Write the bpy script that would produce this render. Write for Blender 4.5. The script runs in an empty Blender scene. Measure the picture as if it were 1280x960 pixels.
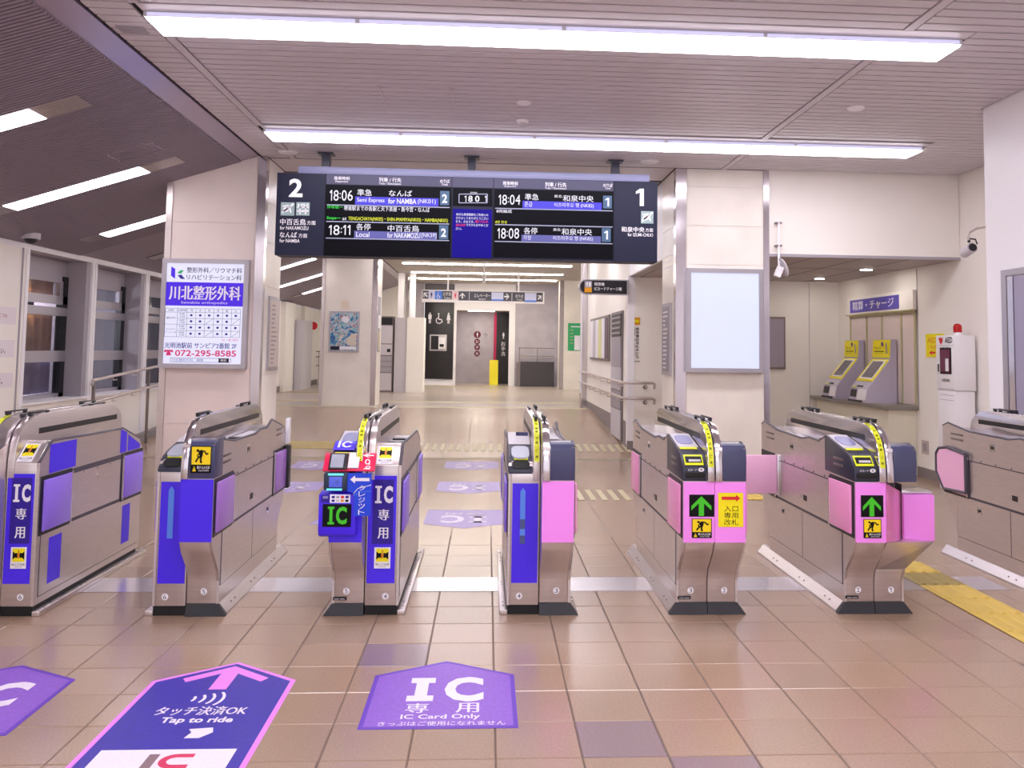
import bpy, bmesh, math, random
from mathutils import Vector, Matrix
random.seed(7)
SC = bpy.context.scene
COL = SC.collection
PI = math.pi

# ---------------------------------------------------------------- camera
CAM_H = 1.4036
YAW, PITCH, ROLL = 0.0588, 0.0710, 0.0136
cd = bpy.data.cameras.new('camera')
cam = bpy.data.objects.new('camera', cd)
COL.objects.link(cam)
fwd = Vector((math.sin(YAW) * math.cos(PITCH), math.cos(YAW) * math.cos(PITCH), math.sin(PITCH)))
rgt = Vector((math.cos(YAW), -math.sin(YAW), 0))
upv = rgt.cross(fwd)
r2 = rgt * math.cos(ROLL) + upv * math.sin(ROLL)
u2 = upv * math.cos(ROLL) - rgt * math.sin(ROLL)
m3 = Matrix((r2, u2, -fwd)).transposed()
cam.matrix_world = Matrix.Translation((0, 0, CAM_H)) @ m3.to_4x4()
cd.sensor_fit = 'HORIZONTAL'
cd.sensor_width = 36.0
cd.lens = 1109.4 / 1280 * 36
cd.shift_x = (640 - 675.6) / 1280
cd.shift_y = (357 - 480) / 1280
cd.clip_start = 0.05
cd.clip_end = 200
SC.camera = cam

# ---------------------------------------------------------------- world, exposure
w = bpy.data.worlds.new('world')
SC.world = w
w.use_nodes = True
bg = w.node_tree.nodes['Background']
bg.inputs[0].default_value = (0.80, 0.77, 0.84, 1)
bg.inputs[1].default_value = 1.1
SC.view_settings.view_transform = 'Standard'
SC.view_settings.look = 'None'
SC.view_settings.exposure = 0.62
SC.view_settings.gamma = 1.0
SC.view_settings.use_curve_mapping = False
LAMP = 9.0        # strength of the concourse lamp diffusers
LAMP_L = 6.0      # strength of the side aisle lamps
LAMP_F = 16.0      # strength of the far corridor lamps

# ---------------------------------------------------------------- materials
def lin(h):
    r = [int(h[i:i + 2], 16) / 255 for i in (0, 2, 4)]
    return tuple(c / 12.92 if c <= .04045 else ((c + .055) / 1.055) ** 2.4 for c in r)
MATS = {}
def mat(name, hexc, rough=.5, metal=0., emit=0., noise=0., nscale=8., bump=0., bscale=60., stretch=None, rnd=0., alpha=1., spec=.5, coat=0.):
    if name in MATS: return MATS[name]
    m = bpy.data.materials.new(name); MATS[name] = m
    m.use_nodes = True
    nt = m.node_tree; n = nt.nodes; l = nt.links
    b = n['Principled BSDF']
    c = lin(hexc) + (1,)
    b.inputs['Base Color'].default_value = c
    b.inputs['Roughness'].default_value = rough
    b.inputs['Metallic'].default_value = metal
    b.inputs['Specular IOR Level'].default_value = spec
    b.inputs['Coat Weight'].default_value = coat
    if alpha < 1: b.inputs['Alpha'].default_value = alpha
    if emit:
        if emit < 1.5: b.inputs['Base Color'].default_value = tuple(v * .3 for v in c[:3]) + (1,)
        b.inputs['Emission Color'].default_value = c
        b.inputs['Emission Strength'].default_value = emit
    if noise or bump or rnd:
        tc = n.new('ShaderNodeTexCoord'); mp = n.new('ShaderNodeMapping')
        l.new(tc.outputs['Object'], mp.inputs[0])
        if stretch: mp.inputs['Scale'].default_value = stretch
    src = None
    if noise or rnd:
        if noise:
            nz = n.new('ShaderNodeTexNoise'); nz.inputs['Scale'].default_value = nscale; nz.inputs['Detail'].default_value = 5
            l.new(mp.outputs[0], nz.inputs['Vector'])
            mr = n.new('ShaderNodeMapRange'); mr.inputs[1].default_value = .3; mr.inputs[2].default_value = .7
            mr.inputs[3].default_value = 1 - noise; mr.inputs[4].default_value = 1 + noise
            l.new(nz.outputs[0], mr.inputs[0]); src = mr.outputs[0]
        if rnd:
            oi = n.new('ShaderNodeObjectInfo')
            mr2 = n.new('ShaderNodeMapRange'); mr2.inputs[3].default_value = 1 - rnd; mr2.inputs[4].default_value = 1 + rnd
            l.new(oi.outputs['Random'], mr2.inputs[0])
            if src:
                mu = n.new('ShaderNodeMath'); mu.operation = 'MULTIPLY'
                l.new(src, mu.inputs[0]); l.new(mr2.outputs[0], mu.inputs[1]); src = mu.outputs[0]
            else: src = mr2.outputs[0]
        vm = n.new('ShaderNodeVectorMath'); vm.operation = 'SCALE'
        vm.inputs[0].default_value = c[:3]
        l.new(src, vm.inputs['Scale']); l.new(vm.outputs[0], b.inputs['Base Color'])
    if bump:
        nb = n.new('ShaderNodeTexNoise'); nb.inputs['Scale'].default_value = bscale; nb.inputs['Detail'].default_value = 3
        l.new(mp.outputs[0], nb.inputs['Vector'])
        bp = n.new('ShaderNodeBump'); bp.inputs['Strength'].default_value = bump; bp.inputs['Distance'].default_value = .01
        l.new(nb.outputs[0], bp.inputs['Height']); l.new(bp.outputs[0], b.inputs['Normal'])
    return m

STEEL = mat('brushed_steel', 'D6CCCA', .30, .8, noise=.05, nscale=6, bump=.03, bscale=30, stretch=(1, 1, 14))
STEELD = mat('dark_steel', '8C8280', .35, .8)
CHROME = mat('polished_steel', 'D2CCD0', .16, .95)
ALU = mat('aluminium', 'B9B4BB', .35, .7)
BLACK = mat('black_plastic', '17161C', .4)
RUBBER = mat('black_rubber', '0C0C0E', .6)
DARKT = mat('dark_trim', '4C4652', .45)
NAVY = mat('navy_plastic', '45486A', .35)
NAVYD = mat('charcoal_plastic', '2C2E42', .35)
PURPLE = mat('violet_sheet', '4A25F5', .4)
PURPLED = mat('deep_violet_sheet', '2B0A96', .4)
LILAC = mat('lilac_flap', '9A78F2', .35)
MAUVE = mat('mauve_flap', 'B07FD8', .35)
PINK = mat('pink_sheet', 'FF98FF', .4)
PINKF = mat('pink_flap', 'FFA6DC', .3)
PINKP = mat('pale_pink_flap', 'F7BDE0', .35)
WHITE = mat('white_print', 'F6F4FA', .45)
WHITEP = mat('white_paint', 'FAF8FC', .45)
YELLOW = mat('yellow_sheet', 'FFF000', .4)
YELLOWG = mat('lime_tape', 'EDF520', .4)
INK = mat('black_ink', '0A090C', .5, spec=.2)
RED = mat('red_print', 'E0202C', .4)
ORANGE = mat('orange_print', 'E8A018', .4)
BLUE = mat('blue_print', '1546E0', .4)
SKYB = mat('light_blue_print', '4E86F2', .4)
CRIM = mat('crimson_sheet', 'EE1155', .4)
GREEN = mat('green_print', '38B070', .5)
GREENE = mat('green_led', '48D81E', .5, emit=0.3)
CYANE = mat('cyan_led', '6FEFFF', .5, emit=0.744)
SCRB = mat('blue_screen', '6070F0', .3, emit=0.372)
GLASSD = mat('dark_glass', '14141C', .08, spec=.8)
PADW = mat('white_touch_pad', 'E6E6FF', .3, emit=0.155)
PADL = mat('lilac_touch_pad', 'B8B6F6', .3, emit=0.124)
CREAM = mat('cream_wall_panel', 'FAF5EE', .55, noise=.025, nscale=1.3)
STONE = mat('beige_stone_panel', 'F3ECE2', .35, noise=.06, nscale=2.2, bump=.02)
STONEP = mat('pinkish_stone_panel', 'EBDCD6', .35, noise=.06, nscale=2.0, bump=.02)
GREYW = mat('grey_plaster', 'BFB9C2', .6, noise=.10, nscale=3.2, bump=.1, bscale=12)
GREYP = mat('grey_paint', 'A9A3AC', .5)
GREYL = mat('light_grey_paint', 'CFCAD0', .5)
TILE = mat('floor_tile_glaze', 'AA8F78', .20, spec=1., noise=.07, nscale=90, rnd=.045, bump=.04, bscale=140)
TILEM = mat('mauve_floor_tile', '927C7E', .20, spec=1., noise=.06, nscale=90, rnd=.03, bump=.04, bscale=140)
TILEF = mat('pale_floor_tile', 'C4B8B4', .26, noise=.05, nscale=20, rnd=.05)
GROUT = mat('grout', '6F6058', .8)
FLOORF = mat('tan_far_floor', 'B9ACA2', .28, noise=.06, nscale=1.2)
TACT = mat('yellow_tactile', 'E2C45C', .5, noise=.05, nscale=10)
TACTO = mat('olive_tactile_cover', 'A5924A', .4, noise=.05, nscale=10)
TACTP = mat('pale_yellow_tactile', 'C6BB98', .5)
SLAT = mat('ceiling_slat_enamel', 'D2CAD0', .42, rnd=.02)
GAP = mat('ceiling_void', '2E262C', .9)
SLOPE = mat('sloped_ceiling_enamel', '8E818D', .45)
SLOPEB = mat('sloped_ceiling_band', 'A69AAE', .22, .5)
CEILF = mat('far_ceiling', 'B8AEA6', .6)
LAMPM = mat('lamp_diffuser', 'FBF6FF', .5, emit=LAMP)
LAMPS = mat('lamp_diffuser_side', 'DCD6FA', .5, emit=.55)
LAMPLM = mat('aisle_lamp_diffuser', 'FFF8FF', .5, emit=LAMP_L)
LAMPFM = mat('far_lamp_diffuser', 'FFF4E4', .5, emit=LAMP_F)
DOWN = mat('downlight_lens', 'FFF6F0', .5, emit=55)
DECAL = mat('purple_floor_sticker', '9060CE', .45, noise=.10, nscale=60)
DECALD = mat('purple_sticker_border', '6A3CBE', .45)
DECALP = mat('worn_purple_sticker', 'A898C8', .45, noise=.10, nscale=60)
DECALN = mat('navy_floor_sticker', '3B2FA6', .45, noise=.12, nscale=50)
DECALPK = mat('pink_sticker_border', 'EE8CEE', .45)
DECALW = mat('white_sticker_print', 'F1E8F6', .45, noise=.05, nscale=80)
DECALWP = mat('worn_white_sticker_print', 'E4DCEC', .45)
BOARD = mat('board_navy', '212339', .5, spec=.25)
BOARDH = mat('board_header', '4A4962', .4, spec=.3)
BOARDT = mat('board_top_housing', '8C8FB4', .35)
SCREEN = mat('screen_black', '04040C', .5, spec=.12)
SCRP = mat('screen_blue', '1E0CA8', .5, spec=.12, emit=0.217)
EW = mat('led_white', 'F4F2FF', .5, emit=0.465)
EWD = mat('led_white_dim', 'C4C6E8', .5, emit=0.279)
EBL = mat('led_blue_band', '4038D8', .5, emit=0.465)
EBL2 = mat('led_slate_band', '6868B8', .5, emit=0.341)
EGR = mat('led_green', '30E848', .5, emit=0.372)
EYE = mat('led_yellow', 'E6EE30', .5, emit=0.434)
ERE = mat('led_red', 'E62A66', .5, emit=0.434)
ETK = mat('led_track_box', '5478A0', .5, emit=0.279)
SIGNE = mat('lightbox_white', 'E4E4FF', .4, emit=.54)
SIGNP = mat('lightbox_violet', '4A1EE8', .4, emit=0.465)
SIGNK = mat('lightbox_ink', '26244E', .4, emit=0.031)
SIGNI = mat('lightbox_indigo', '3A34B4', .4, emit=0.186)
SIGNR = mat('lightbox_pink', 'E8307A', .4, emit=0.372)
SIGNG = mat('lightbox_green', '38C878', .4, emit=0.31)

# ---------------------------------------------------------------- mesh builder
class MB:
    G = None                    # optional shaping of the coordinates (used for the flared gate halves)
    def __init__(s): s.v = []; s.f = []; s.mi = []; s.ms = []; s.M = None
    def _m(s, m):
        if m not in s.ms: s.ms.append(m)
        return s.ms.index(m)
    def add(s, vs, fs, m):
        o = len(s.v); k = s._m(m)
        for p in vs:
            p = Vector(p)
            if s.M: p = s.M @ p
            s.v.append(MB.G(p) if MB.G else p)
        for f in fs: s.f.append([i + o for i in f]); s.mi.append(k)
        return s
    def box(s, x0, x1, y0, y1, z0, z1, m):
        return s.add([(x0, y0, z0), (x1, y0, z0), (x1, y1, z0), (x0, y1, z0), (x0, y0, z1), (x1, y0, z1), (x1, y1, z1), (x0, y1, z1)],
                     [(0, 3, 2, 1), (4, 5, 6, 7), (0, 1, 5, 4), (1, 2, 6, 5), (2, 3, 7, 6), (3, 0, 4, 7)], m)
    def prism(s, pts, axis, a, b, m):
        """closed polygon pts in the two other axes, extruded along axis from a to b"""
        n = len(pts)
        def mk(p, t):
            if axis == 'x': return (t, p[0], p[1])
            if axis == 'y': return (p[0], t, p[1])
            return (p[0], p[1], t)
        vs = [mk(p, a) for p in pts] + [mk(p, b) for p in pts]
        fs = [list(range(n)), list(range(2 * n - 1, n - 1, -1))]
        for i in range(n): fs.append([i, i + n, (i + 1) % n + n, (i + 1) % n])
        return s.add(vs, fs, m)
    def hexa(s, p, m):
        return s.add(p, [(0, 3, 2, 1), (4, 5, 6, 7), (0, 1, 5, 4), (1, 2, 6, 5), (2, 3, 7, 6), (3, 0, 4, 7)], m)
    def cyl(s, c, r, h, m, axis='z', n=16, r2=None):
        r2 = r if r2 is None else r2; vs = []
        for t, rr in ((0, r), (h, r2)):
            for i in range(n):
                a = 2 * PI * i / n; p = (rr * math.cos(a), rr * math.sin(a), t)
                if axis == 'x': p = (p[2], p[0], p[1])
                if axis == 'y': p = (p[0], p[2], p[1])
                vs.append(Vector(c) + Vector(p))
        fs = [list(range(n - 1, -1, -1)), list(range(n, 2 * n))]
        for i in range(n): fs.append([i, (i + 1) % n, (i + 1) % n + n, i + n])
        return s.add(vs, fs, m)
    def sphere(s, c, r, m, n=12, sc=(1, 1, 1)):
        vs = []; fs = []
        for j in range(n // 2 + 1):
            t = PI * j / (n // 2)
            for i in range(n):
                a = 2 * PI * i / n
                vs.append((c[0] + sc[0] * r * math.sin(t) * math.cos(a), c[1] + sc[1] * r * math.sin(t) * math.sin(a), c[2] + sc[2] * r * math.cos(t)))
        for j in range(n // 2):
            for i in range(n): fs.append([j * n + i, (j + 1) * n + i, (j + 1) * n + (i + 1) % n, j * n + (i + 1) % n])
        return s.add(vs, fs, m)
    def tube(s, pts, r, m, n=8):
        pts = [Vector(p) for p in pts]; vs = []; fs = []
        for k, p in enumerate(pts):
            d = (pts[min(k + 1, len(pts) - 1)] - pts[max(k - 1, 0)]).normalized()
            a = Vector((0, 0, 1)) if abs(d.z) < .9 else Vector((1, 0, 0))
            u = d.cross(a).normalized(); v = d.cross(u)
            for i in range(n):
                t = 2 * PI * i / n; vs.append(p + u * (r * math.cos(t)) + v * (r * math.sin(t)))
        for k in range(len(pts) - 1):
            for i in range(n): fs.append([k * n + i, k * n + (i + 1) % n, (k + 1) * n + (i + 1) % n, (k + 1) * n + i])
        fs.append(list(range(n))[::-1]); fs.append([(len(pts) - 1) * n + i for i in range(n)])
        return s.add(vs, fs, m)
    def build(s, name, parent=None, bevel=0., smooth=False, loc=None):
        base = Vector(loc) if loc else Vector((0, 0, 0))
        off = parent_loc(parent) + base
        me = bpy.data.meshes.new(name)
        me.from_pydata([tuple(v - off) for v in s.v], [], s.f)
        for m in s.ms: me.materials.append(m)
        me.polygons.foreach_set('material_index', s.mi)
        bm = bmesh.new(); bm.from_mesh(me)
        bmesh.ops.remove_doubles(bm, verts=bm.verts, dist=1e-6) if smooth else None
        bmesh.ops.recalc_face_normals(bm, faces=bm.faces)
        if bevel:
            ed = [e for e in bm.edges if len(e.link_faces) == 2 and e.calc_face_angle(0) > .6]
            bmesh.ops.bevel(bm, geom=ed, offset=bevel, segments=2, affect='EDGES', profile=.5)
        bm.to_mesh(me); bm.free()
        if smooth or bevel:
            me.polygons.foreach_set('use_smooth', [True] * len(me.polygons))
            try: me.set_sharp_from_angle(angle=.7)
            except Exception: pass
        me.update()
        o = bpy.data.objects.new(name, me); COL.objects.link(o)
        o.location = base
        if parent: o.parent = parent
        return o
def parent_loc(p):
    v = Vector((0, 0, 0))
    while p: v += p.location; p = p.parent
    return v
def struct(o): o['kind'] = 'structure'; return o
def tag(o, label, cat, group=None):
    o['label'] = label; o['category'] = cat
    if group: o['group'] = group
    return o
def thing(name, loc, label, cat, group=None):
    o = bpy.data.objects.new(name, None); COL.objects.link(o); o.location = loc
    o.empty_display_size = .1
    return tag(o, label, cat, group)
def B(name, parent, x0, x1, y0, y1, z0, z1, m, bevel=0.):
    return MB().box(x0, x1, y0, y1, z0, z1, m).build(name, parent, bevel)

# ---------------------------------------------------------------- flat print (lettering, symbols)
_fc = bpy.data.curves.new('_font', 'FONT'); _fc.resolution_u = 3
_fo = bpy.data.objects.new('_font', _fc); COL.objects.link(_fo)
_cache = {}
def glyphs(s, bold):
    k = (s, bold)
    if k not in _cache:
        _fc.body = s; _fc.offset = bold
        dg = bpy.context.evaluated_depsgraph_get(); dg.update()
        me = _fo.evaluated_get(dg).to_mesh()
        vs = [tuple(v.co[:2]) for v in me.vertices]; fs = [list(p.vertices) for p in me.polygons]
        _cache[k] = (vs, fs)
    return _cache[k]
class Pr:
    """drawing on a plane: (px) window x0,y0,x1,y1 maps onto W x H metres from the top left corner O"""
    def __init__(s, O, U, D, W, H, px, slope=0., base=.0012):
        s.O = Vector(O); s.U = Vector(U).normalized(); s.D = Vector(D).normalized(); s.N = s.D.cross(s.U) * 1.0
        s.N.normalize(); s.px = px; s.W = W; s.H = H; s.slope = slope; s.base = base; s.mb = MB()
    def loc(s, x, y):
        x0, y0, x1, y1 = s.px
        return (x - x0) / (x1 - x0) * s.W, (y - y0 - s.slope * (x - x0)) / (y1 - y0) * s.H
    def P(s, u, v, l): return s.O + s.U * u + s.D * v + s.N * (s.base + .0007 * l)
    def capI(s, x0, y0, x1, y1, m, l=2, serif=.13):
        h = (y1 - y0) * serif; w = (x1 - x0) * .27
        s.rect(x0, y0, x1, y0 + h, m, l); s.rect(x0, y1 - h, x1, y1, m, l)
        return s.rect(x0 + w, y0 + h, x1 - w, y1 - h, m, l)
    def poly(s, pts, m, l=1):
        q = [s.P(*s.loc(*p), l) for p in pts]
        s.mb.add(q, [list(range(len(q)))], m); return s
    def rect(s, x0, y0, x1, y1, m, l=1):
        u0, v0 = s.loc(x0, y0); u1 = s.loc(x1, y0)[0]; v1 = s.loc(x0, y1)[1]
        s.mb.add([s.P(u0, v0, l), s.P(u1, v0, l), s.P(u1, v1, l), s.P(u0, v1, l)], [(0, 1, 2, 3)], m); return s
    def text(s, t, x0, y0, x1, y1, m, l=3, bold=0., flip=False, shear=0.):
        cjk = any(ord(ch) > 0x2E80 for ch in t)
        vs, fs = glyphs(t, 0. if cjk else bold)
        if not vs: return s
        if cjk and bold >= .008:
            for k in (-1, 1):
                dx = k * bold * .8 * (y1 - y0)
                s.text(t, x0 + dx, y0, x1 + dx, y1, m, l + .12 * (k + 2), 0., flip)
        ax = min(v[0] for v in vs); bx = max(v[0] for v in vs); ay = min(v[1] for v in vs); by = max(v[1] for v in vs)
        u0, v0 = s.loc(x0, y0); u1 = s.loc(x1, y0)[0]; v1 = s.loc(x0, y1)[1]
        q = []
        for a, b in vs:
            fx = (a - ax) / max(bx - ax, 1e-6); fy = (by - b) / max(by - ay, 1e-6)
            if flip: fx, fy = 1 - fx, 1 - fy
            q.append(s.P(u0 + fx * (u1 - u0), v0 + fy * (v1 - v0), l))
        s.mb.add(q, fs, m); return s
    def one(s, x0, y0, x1, y1, m, l=3, tk=.42):
        w, h = x1 - x0, y1 - y0; k = x1 - w * tk
        return s.poly([(k, y0), (x1, y0), (x1, y1), (k, y1), (k, y0 + h * .22), (x0, y0 + h * .30), (x0, y0 + h * .16)], m, l)
    def digits(s, t, x0, y0, x1, y1, m, l=3, bold=0.):
        cw = {'1': .62, ':': .34, ' ': .4}; tot = sum(cw.get(c, 1.) for c in t); u = (x1 - x0) / tot; x = x0
        for c in t:
            q = cw.get(c, 1.) * u
            if c == '1': s.one(x + q * .12, y0, x + q * .72, y1, m, l, .40)
            elif c == ':':
                for yy in (.28, .66): s.rect(x + q * .3, y0 + (y1 - y0) * yy, x + q * .7, y0 + (y1 - y0) * (yy + .12), m, l)
            elif c != ' ': s.text(c, x + q * .08, y0, x + q * .92, y1, m, l, bold)
            x += q
        return s
    def vtext(s, t, x0, y0, x1, y1, m, l=3, bold=0.):
        n = len(t); h = (y1 - y0) / n
        for i, c in enumerate(t): s.text(c, x0, y0 + i * h + h * .08, x1, y0 + (i + 1) * h - h * .08, m, l, bold)
        return s
    def line(s, pts, wd, m, l=2):
        for a, b in zip(pts, pts[1:]):
            dx, dy = b[0] - a[0], b[1] - a[1]; L = math.hypot(dx, dy) or 1; nx, ny = -dy / L * wd / 2, dx / L * wd / 2
            s.poly([(a[0] + nx, a[1] + ny), (b[0] + nx, b[1] + ny), (b[0] - nx, b[1] - ny), (a[0] - nx, a[1] - ny)], m, l)
        return s
    def frame(s, x0, y0, x1, y1, wd, m, l=2):
        return s.line([(x0, y0), (x1, y0)], wd, m, l).line([(x1, y0), (x1, y1)], wd, m, l).line([(x1, y1), (x0, y1)], wd, m, l).line([(x0, y1), (x0, y0)], wd, m, l)
    def disc(s, x, y, rx, ry, m, l=2, n=20):
        return s.poly([(x + rx * math.cos(2 * PI * i / n), y + ry * math.sin(2 * PI * i / n)) for i in range(n)], m, l)
    def ring(s, x, y, rx, ry, wd, m, l=2, a0=0., a1=2 * PI, n=16):
        p = [a0 + (a1 - a0) * i / n for i in range(n + 1)]
        for a, b in zip(p, p[1:]):
            s.poly([(x + rx * math.cos(a), y + ry * math.sin(a)), (x + rx * math.cos(b), y + ry * math.sin(b)),
                    (x + (rx - wd) * math.cos(b), y + (ry - wd) * math.sin(b)), (x + (rx - wd) * math.cos(a), y + (ry - wd) * math.sin(a))], m, l)
        return s
    def arrow(s, x, y, w, h, ang, m, l=3):
        """arrow pointing up in a w x h box centred on x,y, turned by ang (radians, clockwise)"""
        p = [(0, -.5), (.5, .0), (.5, .22), (.13, -.14), (.13, .5), (-.13, .5), (-.13, -.14), (-.5, .22), (-.5, .0)]
        c, sn = math.cos(ang), math.sin(ang)
        return s.poly([(x + (a * c - b * sn) * w, y + (a * sn + b * c) * h) for a, b in p], m, l)
    def man(s, x, y, h, m, l=3, skirt=False):
        s.disc(x, y - h * .42, h * .08, h * .08, m, l, 12)
        if skirt: s.poly([(x - h * .1, y - h * .32), (x + h * .1, y - h * .32), (x + h * .18, y + h * .18), (x - h * .18, y + h * .18)], m, l)
        else: s.rect(x - h * .15, y - h * .32, x + h * .15, y + h * .1, m, l)
        s.rect(x - h * .09, y + h * .1, x - h * .015, y + h * .5, m, l); s.rect(x + h * .015, y + h * .1, x + h * .09, y + h * .5, m, l)
        return s
    def wheel(s, x, y, h, m, l=3):
        s.disc(x - h * .05, y - h * .42, h * .08, h * .08, m, l, 12)
        s.ring(x, y + h * .2, h * .3, h * .3, h * .07, m, l, 0, PI * 1.5)
        s.line([(x - h * .05, y - h * .32), (x - h * .03, y + h * .1), (x + h * .22, y + h * .1), (x + h * .32, y + h * .36)], h * .09, m, l)
        return s
    def build(s, name, parent=None):
        return s.mb.build(name, parent)

# ================================================================ STRUCTURE
CZ = 3.31                      # flat ceiling height
SK = 0.326                     # slope of the side ceiling
def slope_z(x): return CZ + SK * (x + 2.34)
RY0, RY1, RZ = 11.5, 16.6, 0.29
def fz(y): return 0. if y < RY0 else (RZ if y > RY1 else RZ * (y - RY0) / (RY1 - RY0))

# ---- floor: grout bed, single tiles in front, joined tiles further off
fl = MB(); fl.box(-6.6, 8.0, -4.0, RY0, -.15, -.004, GROUT)
fl.prism([(RY0, -.15), (RY0, -.004), (RY1, RZ - .004), (RY1, -.15)], 'x', -6.6, 8.0, GROUT)
fl.box(-6.6, 8.0, RY1, 30.0, -.15, RZ, FLOORF)
floor = struct(fl.build('floor'))
TP = .3; X0T = .6536; Y0T = 4.9518
def tile_mesh(m):
    g = .0022; h = TP / 2 - g; b = .003; t = -.0041; vs = []; fs = []
    for z, k in ((t, h), (-b, h), (0, h - b)): vs += [(-k, -k, z), (k, -k, z), (k, k, z), (-k, k, z)]
    for a in (0, 4):
        for i in range(4): fs.append((a + i, a + (i + 1) % 4, a + 4 + (i + 1) % 4, a + 4 + i))
    fs.append((8, 9, 10, 11))
    me = bpy.data.meshes.new('tile'); me.from_pydata(vs, [], fs); me.materials.append(m); return me
TM, TMM = tile_mesh(TILE), tile_mesh(TILEM)
mauve = {(-1, -6), (0, -7), (-4, -3), (4, 1)}
tac_cells = set()
def in_tact(cx, cy): return 2.64 < cx < 2.92 and 3.4 < cy < 6.0
far = MB(); nt = 0
kx0 = int((-6.6 - X0T) / TP); 
for ky in range(-30, 22):
    cy = Y0T + TP * (ky + .5)
    for kx in range(kx0, 24):
        cx = X0T + TP * (kx + .5)
        if cy > RY0 - .05 or cx > 6: continue
        vis = 2.85 < cy < 6.72 and -.56 * cy - .22 < cx < .61 * cy + .2
        if vis and nt < 298:
            o = bpy.data.objects.new('tile', TMM if (kx, ky) in mauve else TM)
            COL.objects.link(o); o.parent = floor; o.location = (cx, cy, 0); nt += 1
        else:
            h = TP / 2 - .0022
            far.add([(cx - h, cy - h, 0), (cx + h, cy - h, 0), (cx + h, cy + h, 0), (cx - h, cy + h, 0)], [(0, 1, 2, 3)], TILE)
o = far.build('tiles', floor); o['kind'] = 'stuff'
rt = MB()
n = 17; dy = (RY1 - RY0) / n
for j in range(n):
    a = RY0 + j * dy + .003; b = RY0 + (j + 1) * dy - .003
    for kx in range(kx0, 18):
        cx = X0T + TP * (kx + .5); h = TP / 2 - .003
        rt.add([(cx - h, a, fz(a)), (cx + h, a, fz(a)), (cx + h, b, fz(b)), (cx - h, b, fz(b))], [(0, 1, 2, 3)], TILE)
o = rt.build('ramp_tiles', floor); o['kind'] = 'stuff'

# steel threshold plate across the lanes
struct(B('trim_1', None, -3.3, 3.15, 5.25, 5.56, .0003, .0025, mat('threshold_steel', 'D8D4DC', .22, .85, bump=.02, bscale=8)))
# dark and pale strips that cross the floor behind the gates
struct(B('trim_2', None, -4.9, 1.9, 11.38, 11.5, .0003, .002, mat('olive_floor_strip', '9C9276', .5)))
t3 = MB()
for y0, y1, m in ((16.66, 16.9, TACTP), (18.2, 18.5, TACTP), (21.4, 21.9, mat('tan_floor_band', 'B7A07C', .4))):
    t3.box(-4.9, -2.6 if y0 > 20 else 1.9, y0, y1, RZ + .0003, RZ + .003, m)
struct(t3.build('trim_3'))

# ---- tactile paving
def tactile(name, cells, m, label, ribs, w=.3, raised=.005):
    t = thing(name, (cells[0][0], cells[0][1], 0), label, 'tactile paving')
    for i, (cx, cy, mm) in enumerate(cells):
        b = MB(); z = fz(cy) + .0030
        hw = w / 2 - .002
        b.add([(cx - hw, cy - .148, z), (cx + hw, cy - .148, z), (cx + hw, cy + .148, z), (cx - hw, cy + .148, z),
               (cx - hw, cy - .148, z + .002), (cx + hw, cy - .148, z + .002), (cx + hw, cy + .148, z + .002), (cx - hw, cy + .148, z + .002)],
              [(4, 5, 6, 7), (0, 1, 5, 4), (1, 2, 6, 5), (2, 3, 7, 6), (3, 0, 4, 7)], mm)
        for r in range(ribs):
            x = cx - hw + 2 * hw * (r + .5) / ribs
            b.prism([(x - .018, z + .002), (x + .018, z + .002), (x + .011, z + .002 + raised), (x - .011, z + .002 + raised)], 'y', cy - .135, cy + .135, mm)
        b.build('tactile_tile', t)
    return t
tactile('tactile_path', [(2.79, 3.4 + .3 * k, TACTO if k == 7 else TACT) for k in range(9)], TACT,
        'ribbed yellow tactile path running along the floor to the right of gate 1', 4)
def stripes(name, x0, x1, y0, y1, label, pitch=.10, m=TACTP):
    t = thing(name, ((x0 + x1) / 2, y0, 0), label, 'tactile paving')
    b = MB(); n = int((x1 - x0) / pitch)
    for i in range(n):
        x = x0 + i * pitch; za, zb = fz(y0) + .0005, fz(y1) + .0005
        b.hexa([(x, y0, za), (x + pitch * .5, y0, za), (x + pitch * .5, y1, zb), (x, y1, zb),
                (x, y0, za + .005), (x + pitch * .5, y0, za + .005), (x + pitch * .5, y1, zb + .005), (x, y1, zb + .005)], m)
    o = b.build('tactile_bars', t); o['kind'] = 'stuff'
    return t
stripes('tactile_strip', -1.6, 2.05, 12.0, 12.6, 'pale yellow striped tactile band crossing the foot of the ramp', .11)
stripes('tactile_strip', .55, 1.5, 8.35, 8.95, 'pale yellow striped tactile patch on the floor behind the gate with lanes 4 and 3', .11)
stripes('tactile_strip', -3.2, -1.95, 12.1, 12.7, 'dull yellow tactile band on the floor right of the left pillar', .03, mat('dull_yellow_tactile', 'C2AE62', .5))
tp = tactile('tactile_strip', [(1.65 + .3 * k, 8.55, TACTP if k < 2 else TACT) for k in range(4)], TACTP,
             'yellow tactile tiles leading right behind the gate with lanes 3 and 2', 3)
stripes('tactile_strip', -1.9, .7, 25.6, 25.9, 'yellow tactile strip on the floor before the toilet entrance', .09, mat('faded_tactile', 'D6C56C', .5))

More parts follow.
